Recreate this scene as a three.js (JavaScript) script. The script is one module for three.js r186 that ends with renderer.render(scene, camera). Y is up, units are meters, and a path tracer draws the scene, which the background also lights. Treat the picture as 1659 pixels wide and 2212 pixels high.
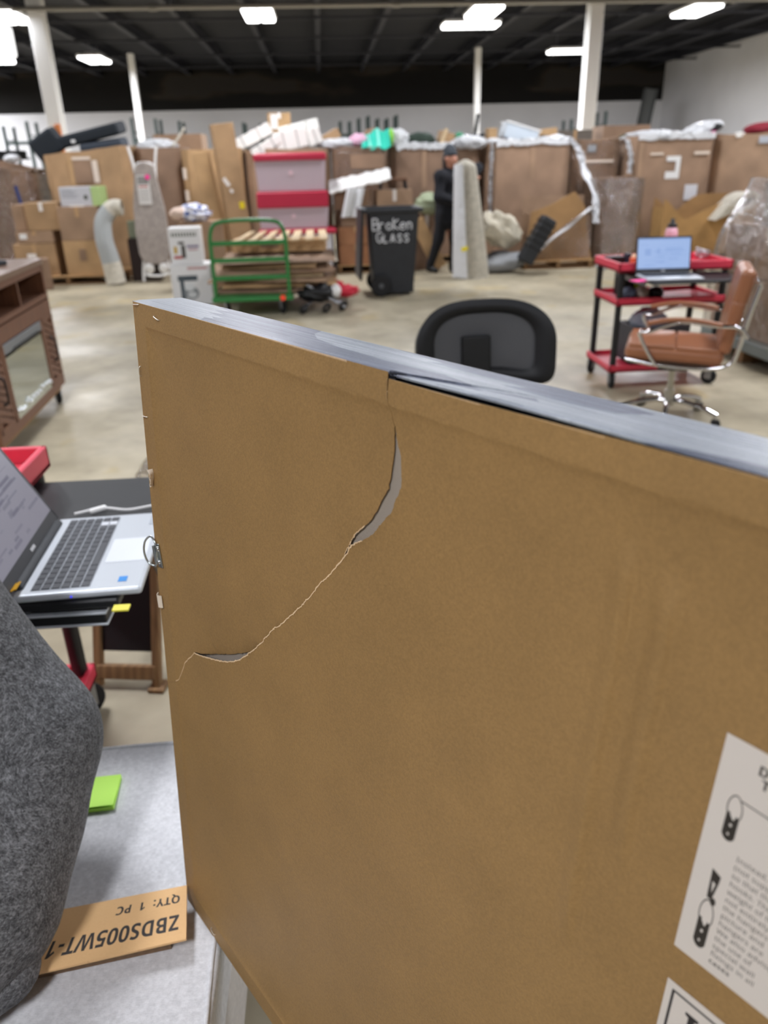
import * as THREE from 'three';
import { RoundedBoxGeometry } from 'three/addons/geometries/RoundedBoxGeometry.js';
import { mergeGeometries, mergeVertices } from 'three/addons/utils/BufferGeometryUtils.js';
import { ImprovedNoise } from 'three/addons/math/ImprovedNoise.js';
import { RectAreaLightUniformsLib } from 'three/addons/lights/RectAreaLightUniformsLib.js';

// ---------------------------------------------------------------- camera, exposure, lamps
const scene = new THREE.Scene();
scene.background = new THREE.Color(0x000000);
const renderer = new THREE.WebGLRenderer({ antialias: true });
renderer.toneMapping = THREE.LinearToneMapping;
renderer.toneMappingExposure = 1.0;
renderer.shadowMap.enabled = true;
RectAreaLightUniformsLib.init();
const DEG = Math.PI / 180;
const camera = new THREE.PerspectiveCamera(2 * Math.atan(1106 / 1640) / DEG, 1659 / 2212, 0.05, 80);
camera.position.set(0, 1.5, 0);
camera.rotation.set(-24.8 * DEG, -3.7 * DEG, -1.5 * DEG, 'YXZ');
camera.focus = 0.72;
camera.userData.fStop = 5.6;
const LAMP_COLOR = 0xf6f8ff, LAMP_POWER = 60, LAMP_POWER_FAR = 150;   // far lamps turned up to brighten the dim far end
// ceiling fixtures: x, z, turned 90 degrees or not; the rows nearer than z = -15 hang above the picture
const FIXTURES = [
  [-1.05, -17.6, 0, 'ceiling light above the red totes, seen end on'], [3.4, -19.2, 1, 'long ceiling light lying crosswise, lower of the touching pair'],
  [3.38, -17.6, 0, 'ceiling light pointing away, upper of the touching pair'], [7.8, -17.8, 0, 'bright ceiling light before the bare grey side wall'],
  [7.04, -23.9, 1, 'far ceiling light crosswise beside the thick white column'], [-5.85, -23.9, 0, 'far ceiling light between the two left columns'],
  [-5.75, -17.4, 0, 'twin strip ceiling light at the head of the left column'],
];
const FIXTURES_UNSEEN = [[-5.7, -11], [-1.05, -11], [3.4, -11], [7.8, -11], [-5.7, -4.6], [-1.6, -3.2], [3.4, -4.6], [7.8, -4.6], [-5.7, 1.9], [-1.05, 1.9], [3.4, 1.9], [-10.2, -24], [-10.2, -17.6], [12, -17.6], [-10.2, -11], [-12.6, -29.5]];  // unseen; those beside the far rows are added to brighten the far wall

// ---------------------------------------------------------------- small tools
const V = (x, y, z) => new THREE.Vector3(x, y, z);
const noise = new ImprovedNoise();
const N3 = (x, y, z = 0) => noise.noise(x, y, z);
function fbm(x, y, z = 0, o = 4) { let s = 0, a = 0.5; for (let i = 0; i < o; i++) { s += a * N3(x, y, z); x = x * 2.03 + 7.1; y = y * 2.03 + 3.7; z = z * 2.03 + 1.3; a *= 0.5; } return s; }
function rng(seed) { let s = seed | 0; return () => { s = (s + 0x6d2b79f5) | 0; let t = Math.imul(s ^ (s >>> 15), 1 | s); t = (t + Math.imul(t ^ (t >>> 7), 61 | t)) ^ t; return ((t ^ (t >>> 14)) >>> 0) / 4294967296; }; }
const clamp = (x, a = 0, b = 1) => Math.min(b, Math.max(a, x));
const smooth = (a, b, x) => { const t = clamp((x - a) / (b - a)); return t * t * (3 - 2 * t); };
const lerp = (a, b, t) => a + (b - a) * t;

// geometries: every one ends up non-indexed with position, normal and uv
function flat(g) {
  if (g.index) g = g.toNonIndexed();
  for (const k of Object.keys(g.attributes)) if (!['position', 'normal', 'uv'].includes(k)) g.deleteAttribute(k);
  if (!g.attributes.normal) g.computeVertexNormals();
  if (!g.attributes.uv) g.setAttribute('uv', new THREE.BufferAttribute(new Float32Array(g.attributes.position.count * 2), 2));
  g.clearGroups(); g.morphAttributes = {};
  return g;
}
function put(g, x = 0, y = 0, z = 0, rx = 0, ry = 0, rz = 0) {
  g = flat(g);
  g.applyMatrix4(new THREE.Matrix4().compose(V(x, y, z), new THREE.Quaternion().setFromEuler(new THREE.Euler(rx, ry, rz, 'YXZ')), V(1, 1, 1)));
  return g;
}
const box = (w, h, d, x, y, z, rx, ry, rz) => put(new THREE.BoxGeometry(w, h, d), x, y, z, rx, ry, rz);
const rb = (w, h, d, r, x, y, z, rx, ry, rz) => put(new RoundedBoxGeometry(w, h, d, 2, Math.min(r, w / 2.01, h / 2.01, d / 2.01)), x, y, z, rx, ry, rz);
const cyl = (r1, r2, h, x, y, z, rx, ry, rz, seg = 20) => put(new THREE.CylinderGeometry(r1, r2, h, seg), x, y, z, rx, ry, rz);
function rod(a, b, r, r2 = r, seg = 12) {
  const A = V(...a), B = V(...b), d = B.clone().sub(A), g = flat(new THREE.CylinderGeometry(r2, r, d.length(), seg));
  g.applyMatrix4(new THREE.Matrix4().compose(A.add(B).multiplyScalar(0.5), new THREE.Quaternion().setFromUnitVectors(V(0, 1, 0), d.normalize()), V(1, 1, 1)));
  return g;
}
const tube = (pts, r, n = 40, closed = false, seg = 8) => flat(new THREE.TubeGeometry(new THREE.CatmullRomCurve3(pts.map((p) => V(...p)), closed, 'centripetal'), n, r, seg, closed));
function ext(pts, depth, bevel = 0, holes = []) {
  const s = new THREE.Shape(pts.map((p) => new THREE.Vector2(...p)));
  for (const h of holes) s.holes.push(new THREE.Path(h.map((p) => new THREE.Vector2(...p))));
  return flat(new THREE.ExtrudeGeometry(s, { depth, bevelEnabled: bevel > 0, bevelThickness: bevel, bevelSize: bevel, bevelSegments: 2, curveSegments: 8 }));
}
const lathe = (pts, seg = 28) => flat(new THREE.LatheGeometry(pts.map((p) => new THREE.Vector2(...p)), seg));
// a sheet with thickness from f(u, v) -> [x, y, z]; uv in metres is recomputed later unless kept
function sheet(f, nu, nv, t = 0.001, keep = false) {
  const P = [], Nn = [], e = 1e-3;
  for (let j = 0; j <= nv; j++) for (let i = 0; i <= nu; i++) {
    const u = i / nu, v = j / nv, p = V(...f(u, v));
    const u0 = Math.max(0, u - e), u1 = Math.min(1, u + e), v0 = Math.max(0, v - e), v1 = Math.min(1, v + e);
    const du = V(...f(u1, v)).sub(V(...f(u0, v))), dv = V(...f(u, v1)).sub(V(...f(u, v0)));
    const n = du.cross(dv); if (n.lengthSq() < 1e-20) n.set(0, 1, 0); n.normalize();
    P.push(p); Nn.push(n);
  }
  const pos = [], uv = [], nor = [], id = (i, j) => j * (nu + 1) + i;
  const vert = (i, j, s, n) => { const k = id(i, j), p = P[k].clone().addScaledVector(Nn[k], s * t / 2); pos.push(p.x, p.y, p.z); const m = n || Nn[k]; const q = n ? 1 : s; nor.push(m.x * q, m.y * q, m.z * q); uv.push(i / nu, j / nv); };
  for (let j = 0; j < nv; j++) for (let i = 0; i < nu; i++) {
    for (const [a, b] of [[0, 0], [1, 0], [1, 1], [0, 0], [1, 1], [0, 1]]) vert(i + a, j + b, 1);
    for (const [a, b] of [[0, 0], [1, 1], [1, 0], [0, 0], [0, 1], [1, 1]]) vert(i + a, j + b, -1);
  }
  const rim = (i0, j0, i1, j1) => {
    const k0 = id(i0, j0), n = P[id(i1, j1)].clone().sub(P[k0]).cross(Nn[k0]).normalize();
    vert(i0, j0, 1, n); vert(i0, j0, -1, n); vert(i1, j1, -1, n); vert(i0, j0, 1, n); vert(i1, j1, -1, n); vert(i1, j1, 1, n);
  };
  for (let i = 0; i < nu; i++) { rim(i, 0, i + 1, 0); rim(i + 1, nv, i, nv); }
  for (let j = 0; j < nv; j++) { rim(0, j + 1, 0, j); rim(nu, j, nu, j + 1); }
  const g = new THREE.BufferGeometry();
  g.setAttribute('position', new THREE.Float32BufferAttribute(pos, 3)); g.setAttribute('normal', new THREE.Float32BufferAttribute(nor, 3)); g.setAttribute('uv', new THREE.Float32BufferAttribute(uv, 2));
  g.userData.keep = keep;
  return g;
}
// a lump: a sphere pushed about by noise
function lump(rx, ry, rz, x, y, z, amp = 0.2, freq = 3, seed = 0, seg = 24, ridge = false) {
  const g = new THREE.SphereGeometry(1, seg, Math.round(seg * 0.7)), p = g.attributes.position;
  for (let i = 0; i < p.count; i++) {
    const a = p.getX(i), b = p.getY(i), c = p.getZ(i);
    let n = fbm(a * freq + seed, b * freq - seed, c * freq + seed * 0.7, 3); if (ridge) n = 0.35 - Math.abs(n) * 2;
    const k = 1 + amp * n * 2;
    p.setXYZ(i, x + a * rx * k, y + b * ry * k, z + c * rz * k);
  }
  g.computeVertexNormals();
  return flat(g);
}
function metricUV(g) {
  const p = g.attributes.position, n = p.count, uv = new Float32Array(n * 2), a = V(), b = V(), c = V();
  for (let i = 0; i < n; i += 3) {
    a.fromBufferAttribute(p, i); b.fromBufferAttribute(p, i + 1); c.fromBufferAttribute(p, i + 2);
    const m = b.clone().sub(a).cross(c.clone().sub(a)), x = Math.abs(m.x), y = Math.abs(m.y), z = Math.abs(m.z);
    for (let k = 0; k < 3; k++) {
      const q = [a, b, c][k];
      const [s, t] = x > y && x > z ? [q.z, q.y] : y > z ? [q.x, q.z] : [q.x, q.y];
      uv[(i + k) * 2] = s; uv[(i + k) * 2 + 1] = t;
    }
  }
  g.setAttribute('uv', new THREE.BufferAttribute(uv, 2));
  return g;
}
const taken = {};
const numbered = (n) => { const k = taken[n] = (taken[n] ?? -1) + 1; return k ? `${n}_${String(k).padStart(3, '0')}` : n; };
function obj(name, gs, m, parent) {
  gs = (Array.isArray(gs) ? gs : [gs]).flat(3).map(flat);
  const keep = gs[0].userData.keep || m.userData.print;
  let g = gs.length > 1 ? mergeGeometries(gs) : gs[0];
  if (!keep) metricUV(g);
  const o = new THREE.Mesh(g, m); o.castShadow = o.receiveShadow = true;
  o.name = parent ? name : numbered(name);
  (parent || scene).add(o);
  return o;
}
const tag = (o, label, category, group) => { Object.assign(o.userData, { label, category }); if (group) o.userData.group = group; return o; };
function thing(name, label, category, [x, y, z] = [0, 0, 0], turn = 0, group) {
  const o = new THREE.Group(); o.name = numbered(name); scene.add(o); o.position.set(x, y, z); o.rotation.y = turn;
  return tag(o, label, category, group);
}
function struct(name, gs, m, parent) { const o = obj(name, gs, m, parent); if (!parent) o.userData.kind = 'structure'; return o; }
function sharedMesh(name, g, m, parent, x, y, z, rx = 0, ry = 0, rz = 0) {
  const o = new THREE.Mesh(g, m); o.name = name; o.position.set(x, y, z); o.rotation.set(rx, ry, rz, 'YXZ'); o.castShadow = o.receiveShadow = true; parent.add(o); return o;
}

// ---------------------------------------------------------------- textures and materials
function dataTex(w, h, f, srgb = true, size = 1, size2 = size) {
  const d = new Uint8Array(w * h * 4);
  for (let j = 0; j < h; j++) for (let i = 0; i < w; i++) { const c = f(i / w, j / h, i, j), k = (j * w + i) * 4; for (let q = 0; q < 3; q++) d[k + q] = clamp(Array.isArray(c) ? c[q] : c) * 255; d[k + 3] = 255; }
  const t = new THREE.DataTexture(d, w, h, THREE.RGBAFormat); t.magFilter = THREE.LinearFilter; t.minFilter = THREE.LinearMipmapLinearFilter; t.wrapS = t.wrapT = THREE.RepeatWrapping;
  if (srgb) t.colorSpace = THREE.SRGBColorSpace;
  t.repeat.set(1 / size, 1 / size2); t.needsUpdate = true;
  return t;
}
function canvasTex(w, h, draw) {
  const c = document.createElement('canvas'); c.width = w; c.height = h; draw(c.getContext('2d'), w, h);
  const t = new THREE.CanvasTexture(c); t.colorSpace = THREE.SRGBColorSpace; t.anisotropy = 8; return t;
}
// tileable noise
function tileNoise(u, v, n, seed, oct = 3) {
  let s = 0, a = 0.55, f = n;
  for (let o = 0; o < oct; o++) {
    const x = u * f, y = v * f, q = (i, j) => { i = ((i % f) + f) % f; j = ((j % f) + f) % f; let t = Math.imul(i * 374761393 + j * 668265263 + seed * 1442695 + o * 977, 1274126177); t ^= t >>> 13; t = Math.imul(t, 1103515245); return ((t ^ (t >>> 16)) >>> 0) / 4294967296; };
    const i = Math.floor(x), j = Math.floor(y), fx = x - i, fy = y - j, sx = fx * fx * (3 - 2 * fx), sy = fy * fy * (3 - 2 * fy);
    s += a * lerp(lerp(q(i, j), q(i + 1, j), sx), lerp(q(i, j + 1), q(i + 1, j + 1), sx), sy); a *= 0.5; f *= 2;
  }
  return s;
}
const R1 = rng(5);
const grainTex = dataTex(256, 256, (u, v) => { const g = 0.80 + 0.20 * tileNoise(u, v, 16, 3, 4) + (R1() - 0.5) * 0.05; return R1() < 0.004 ? g * 0.82 : g; }, true, 0.5);
const cardTex = dataTex(256, 256, (u, v) => 0.78 + 0.2 * tileNoise(u, v, 4, 9, 4) + 0.03 * Math.sin(u * 2 * Math.PI * 64) + (R1() - 0.5) * 0.03, true, 0.9);
const specks = new Map();
for (let i = 0; i < 5200; i++) { const x = Math.floor(R1() * 1024), y = Math.floor(R1() * 1024), k = R1() < 0.55 ? 0.80 + 0.08 * R1() : 1.08 + 0.12 * R1(), l = 1 + Math.floor(R1() * 3), h = R1() < 0.5; for (let q = 0; q < l; q++) specks.set(h ? ((y << 10) | ((x + q) & 1023)) : ((((y + q) & 1023) << 10) | x), k); }
const paperTex = dataTex(1024, 1024, (u, v, i, j) => (0.85 + 0.07 * tileNoise(u, v, 6, 21, 3) + 0.13 * (tileNoise(u, v, 170, 22, 2) - 0.4) + (R1() - 0.5) * 0.05) * (specks.get((j << 10) | i) ?? 1), true, 0.28);
const paperBump = dataTex(512, 512, (u, v) => 0.5 + 0.6 * (tileNoise(u, v, 96, 31, 3) - 0.45) + 0.3 * (tileNoise(u, v, 12, 32, 2) - 0.45), false, 0.14);
const woodTex = dataTex(256, 512, (u, v) => { const w = tileNoise(u, v, 4, 41, 2) * 1.2, g = 0.5 + 0.5 * Math.sin((u * 9 + w) * 6.283); const s = tileNoise(u, v / 8, 64, 42, 2); return [0.72 + 0.2 * g * s + 0.08 * s, 0.68 + 0.22 * g * s + 0.06 * s, 0.64 + 0.2 * g * s + 0.06 * s]; }, true, 0.25, 0.9);
const heatherTex = dataTex(512, 512, (u, v) => { const a = tileNoise(u, v, 128, 51, 2), b = tileNoise(u * 1, v, 40, 52, 2); return 0.30 + 0.55 * a + 0.28 * (b - 0.4) + (R1() - 0.5) * 0.16; }, true, 0.24);
const weaveTex = dataTex(512, 512, (u, v, i, j) => { const a = tileNoise(u, v, 24, 61, 3), h = tileNoise(u, (v * 8) % 1, 32, 62, 2); return 0.91 + 0.13 * (a - 0.5) + 0.12 * (h - 0.4) + (R1() - 0.5) * 0.13 + ((i + j) % 4 < 2 ? 0.02 : -0.02); }, true, 0.13);
const weaveBump = dataTex(128, 128, (u, v) => 0.5 + 0.25 * Math.sin(u * 6.283 * 32) + 0.25 * Math.sin(v * 6.283 * 32) * 0.6 + (R1() - 0.5) * 0.2, false, 0.05);
const concreteTex = dataTex(1024, 1024, (u, v) => {
  const a = tileNoise(u, v, 5, 71, 5), b = tileNoise(u, v, 11, 72, 4), c = tileNoise(u, v, 60, 73, 3), k = 0.65 + 0.24 * (a - 0.5) + 0.22 * (b - 0.5) + 0.10 * (c - 0.5), st = smooth(0.62, 0.72, b) * 0.10;
  return [k + 0.10 - st * 0.3, k + 0.08 - st * 0.5, k + 0.03 - st];
}, true, 4.5);
const concreteRough = dataTex(512, 512, (u, v) => 0.28 + 0.5 * tileNoise(u, v, 9, 75, 4), false, 4.5);
const crinkle = dataTex(512, 512, (u, v) => { const a = tileNoise(u, v, 7, 81, 4), b = tileNoise(u, v, 13, 82, 4); return clamp(1 - Math.abs(a - 0.5) * 5) * 0.6 + clamp(1 - Math.abs(b - 0.5) * 5) * 0.4; }, false, 0.9);
const wallTex = dataTex(256, 256, (u, v) => 0.9 + 0.1 * tileNoise(u, v, 4, 91, 4), true, 6);
const grimeTex = dataTex(512, 256, (u, v) => { const a = tileNoise(u, v, 6, 95, 4); const k = 0.35 + 0.9 * smooth(0.42, 0.7, a); return [k, k * 0.93, k * 0.82]; }, true, 14, 3.5);

const mats = {};
function M(color, rough = 0.6, o = {}) {
  const { print, phys, ...rest } = o;
  const m = new (phys ? THREE.MeshPhysicalMaterial : THREE.MeshStandardMaterial)({ color, roughness: rough, ...rest });
  if (print) m.userData.print = true;
  return m;
}
const card = (c, o = {}) => M(c, 0.82, { map: cardTex, ...o });
Object.assign(mats, {
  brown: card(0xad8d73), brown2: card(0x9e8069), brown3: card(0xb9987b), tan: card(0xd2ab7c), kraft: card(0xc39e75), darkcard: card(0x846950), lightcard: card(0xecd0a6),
  pine: M(0xe2bf8d, 0.7, { map: woodTex }), oldwood: M(0xa98962, 0.8, { map: woodTex }),
  steel: M(0x9b9da0, 0.35, { metalness: 0.9 }), chrome: M(0xd8d8da, 0.08, { metalness: 1 }), zinc: M(0xb9bfc0, 0.3, { metalness: 1 }),
  blackplastic: M(0x17181b, 0.45, { map: grainTex }), black: M(0x0b0c0f, 0.5), rubber: M(0x121214, 0.7), charcoal: M(0x2c2f34, 0.55, { map: grainTex }),
  white: M(0xe9e8e6, 0.6), paint: M(0xe4e3e0, 0.5, { map: grainTex }), cream: M(0xd9d2c2, 0.8, { map: grainTex }),
  redplastic: M(0xd63a50, 0.42), green: M(0x2c7a3c, 0.35, { metalness: 0.1 }), rackgreen: M(0x3c4a48, 0.6), pink: M(0xff3f9a, 0.5),
  film: new THREE.MeshPhysicalMaterial({ color: 0xf4f2f0, roughness: 0.14, transmission: 1, thickness: 0, bumpMap: crinkle, bumpScale: 0.055, ior: 1.5 }),
  bag: new THREE.MeshPhysicalMaterial({ color: 0xf2f3f5, roughness: 0.45, transmission: 0.3, thickness: 0, bumpMap: crinkle, bumpScale: 0.01 }),
  wrap: new THREE.MeshPhysicalMaterial({ color: 0xf4f2f0, roughness: 0.2, transmission: 1, thickness: 0, bumpMap: crinkle, bumpScale: 0.016, ior: 1.5 }),
  foamwhite: M(0xeceae4, 0.75),
});

// ---------------------------------------------------------------- the hall
const mFloor = M(0xded6c4, 1, { map: concreteTex, roughnessMap: concreteRough });
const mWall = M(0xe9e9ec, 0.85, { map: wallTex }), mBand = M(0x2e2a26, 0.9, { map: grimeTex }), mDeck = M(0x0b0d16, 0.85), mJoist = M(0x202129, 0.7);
struct('floor', box(29.6, 0.2, 41, -1.5, -0.1, -12), mFloor);
struct('wall_back', box(29.6, 3.36, 0.3, -1.5, 1.68, -32.15), mWall);
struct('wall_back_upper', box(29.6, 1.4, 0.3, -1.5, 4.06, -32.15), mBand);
struct('wall_right', box(0.3, 4.76, 41, 13.25, 2.38, -12), mWall);
struct('wall_left', box(0.3, 4.76, 41, -16.25, 2.38, -12), mWall);
struct('wall_front', box(29.6, 4.76, 0.3, -1.5, 2.38, 8.35), mWall);
{
  const c = new THREE.Group(); c.name = 'ceiling'; c.userData.kind = 'structure'; scene.add(c);
  obj('deck', box(29.6, 0.2, 41, -1.5, 4.86, -12), mDeck, c);
  const gj = metricUV(mergeGeometries([box(0.13, 0.02, 40.4, 0, 0, 0), box(0.02, 0.2, 40.4, 0, 0.11, 0), box(0.13, 0.02, 40.4, 0, 0.22, 0)]));
  for (let i = 0; i < 19; i++) sharedMesh('joist', gj, mJoist, c, -15.4 + i * 1.55, 4.5, -11.8);
  const gb = metricUV(box(29.2, 0.05, 0.06, 0, 0, 0));
  for (const z of [-4.4, -8.6, -12.8, -20.2, -23.2, -26.4, -29.4]) sharedMesh('purlin', gb, mJoist, c, -1.5, 4.46, z);
}
// sprinkler pipe, columns
{
  const t = thing('sprinkler_pipe', 'grey pipe running under the black ceiling past the column heads', 'pipe', [0, 4.17, -16.85]);
  obj('pipe', rod([-16, 0, 0], [13, 0, 0], 0.045), M(0x8b8984, 0.5), t);
  for (const x of [-9, -3, 1.5, 8]) { obj('coupling', rod([x, 0, 0], [x + 0.14, 0, 0], 0.062), M(0x7c7a76, 0.5), t); obj('hanger', rod([x + 0.4, 0, 0], [x + 0.4, 0.34, 0], 0.012), mats.steel, t); }
}
function column(x, z, w, label, m, tint) {
  const t = thing('steel_column', label, 'column', [x, 0, z]), h = 4.5;
  obj('flange', rb(w, h, w * 0.12, 0.008, 0, h / 2, w * 0.45), m, t); obj('flange', rb(w, h, w * 0.12, 0.008, 0, h / 2, -w * 0.45), m, t);
  obj('web', box(w * 0.12, h, w * 0.86, 0, h / 2, 0), m, t); obj('base_plate', box(w * 1.5, 0.02, w * 1.6, 0, 0.01, 0), mats.steel, t);
  if (tint) obj('orange_guard', rb(0.11, 0.9, 0.03, 0.008, 0.05, 1.85, w * 0.45 + 0.03), M(0xe08a4a, 0.5), t);
}
column(5.47, -17.1, 0.27, 'thick white steel column behind the boxes beside the far crosswise light', M(0xf6f6f4, 0.5));
column(-5.11, -17.1, 0.27, 'thick white steel column with an orange guard at its foot', M(0xf6f6f4, 0.5), true);
column(-5.33, -26, 0.17, 'thin far column standing left of the tall upright carton', M(0xe4e3e0, 0.5));
column(4.85, -26, 0.17, 'thin far column behind the person in the beanie', M(0xe4e3e0, 0.5));

// ceiling lights
const mHousing = M(0xdedede, 0.5), mGlow = M(0xffffff, 0.5, { emissive: 0xffffff, emissiveIntensity: 6 });
function fixture(x, z, turned, label, group, power = z < -15 ? LAMP_POWER_FAR : LAMP_POWER) {
  const t = thing('ceiling_light', label, 'ceiling light', [x, 4.1, z], turned ? Math.PI / 2 : 0, group);
  obj('housing', [rb(0.62, 0.05, 1.24, 0.015, 0, 0.075, 0), rb(0.2, 0.05, 1.1, 0.01, 0, 0.12, 0)], mHousing, t);
  for (const s of [-1, 1]) obj('diffuser', rb(0.27, 0.075, 1.2, 0.03, s * 0.15, 0.03, 0), mGlow, t);
  for (const s of [-1, 1]) obj('hanger', rod([0, 0.14, s * 0.4], [0, 0.4, s * 0.4], 0.006), mats.steel, t);
  const l = new THREE.RectAreaLight(LAMP_COLOR, power, 0.58, 1.18); l.position.set(0, -0.02, 0); l.rotation.x = -Math.PI / 2; l.castShadow = true; t.add(l);
}
for (const [x, z, r, l] of FIXTURES) fixture(x, z, r, l);
for (const [x, z] of FIXTURES_UNSEEN) fixture(x, z, 0, 'unseen ceiling light outside the view that lights the hall', 'lights above the picture');
{
  const t = thing('hanging_light', 'tall white light box hanging at the far left edge below the twin strip', 'ceiling light', [-4.52, 2.9, -13]);
  obj('housing', rb(0.48, 0.4, 0.2, 0.05, 0, 0.27, 0), M(0xf2f2ee, 0.5, { emissive: 0xffffff, emissiveIntensity: 0.9 }), t);  // glow put into the housing, which the downward lamps leave dark
  obj('bulb', rb(0.4, 0.06, 0.16, 0.03, 0, 0.03, 0), mGlow, t);
  obj('bracket', rod([0, 0.46, 0], [0, 1.6, 0], 0.012), mats.steel, t);
  obj('knob', cyl(0.02, 0.02, 0.02, 0.16, 0.2, 0.105, Math.PI / 2), mats.steel, t);
  const l = new THREE.RectAreaLight(LAMP_COLOR, 6, 0.38, 0.14); l.position.set(0, -0.01, 0); l.rotation.x = -Math.PI / 2; l.castShadow = true; t.add(l);
}
// pallet racks and a leaning chute against the far wall
function rack(x0, x1, tops, label) {
  const t = thing('pallet_rack', label, 'rack', [0, 0, -28]), n = tops.length;
  tops.forEach((h, i) => { const x = lerp(x0, x1, n > 1 ? i / (n - 1) : 0); obj('upright', [box(0.09, h, 0.08, x, h / 2, 0), box(0.09, h, 0.08, x, h / 2, -0.9), box(0.03, 0.03, 0.9, x, h - 0.4, -0.45)], mats.rackgreen, t); });
  for (const y of [1.2, 2.3]) obj('beam', box(x1 - x0, 0.1, 0.05, (x0 + x1) / 2, y, 0.05), mats.rackgreen, t);
}
rack(-10.05, -9.3, [2.8, 2.92], 'dark green pallet rack behind the black foam seats');
rack(-6.0, -4.5, [2.95, 2.92, 2.83], 'dark green pallet rack beside the thin left column');
rack(-2.45, -1.9, [2.75, 2.7], 'dark rack upright behind the tilted white boxes');
rack(0.71, 2.57, [2.72, 2.71, 2.8, 2.86, 2.78, 2.78, 2.87], 'dark rack with many posts above the turquoise towel');
rack(8.44, 9.6, [2.62, 2.84], 'dark green rack behind the thick white column');
{
  const t = thing('chute', 'dark steel chute leaning near the corner of the hall', 'chute', [10.75, 0, -28]);
  obj('trough', box(0.34, 3.55, 0.1, 0.06, 1.7, 0, 0, 0, -0.13), M(0x4a4c4c, 0.6), t);
  for (const s of [-1, 1]) obj('side', box(0.04, 3.55, 0.22, 0.06 + s * 0.18, 1.7 - s * 0.02, 0.05, 0, 0, -0.13), M(0x3f4141, 0.6), t);
}

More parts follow.
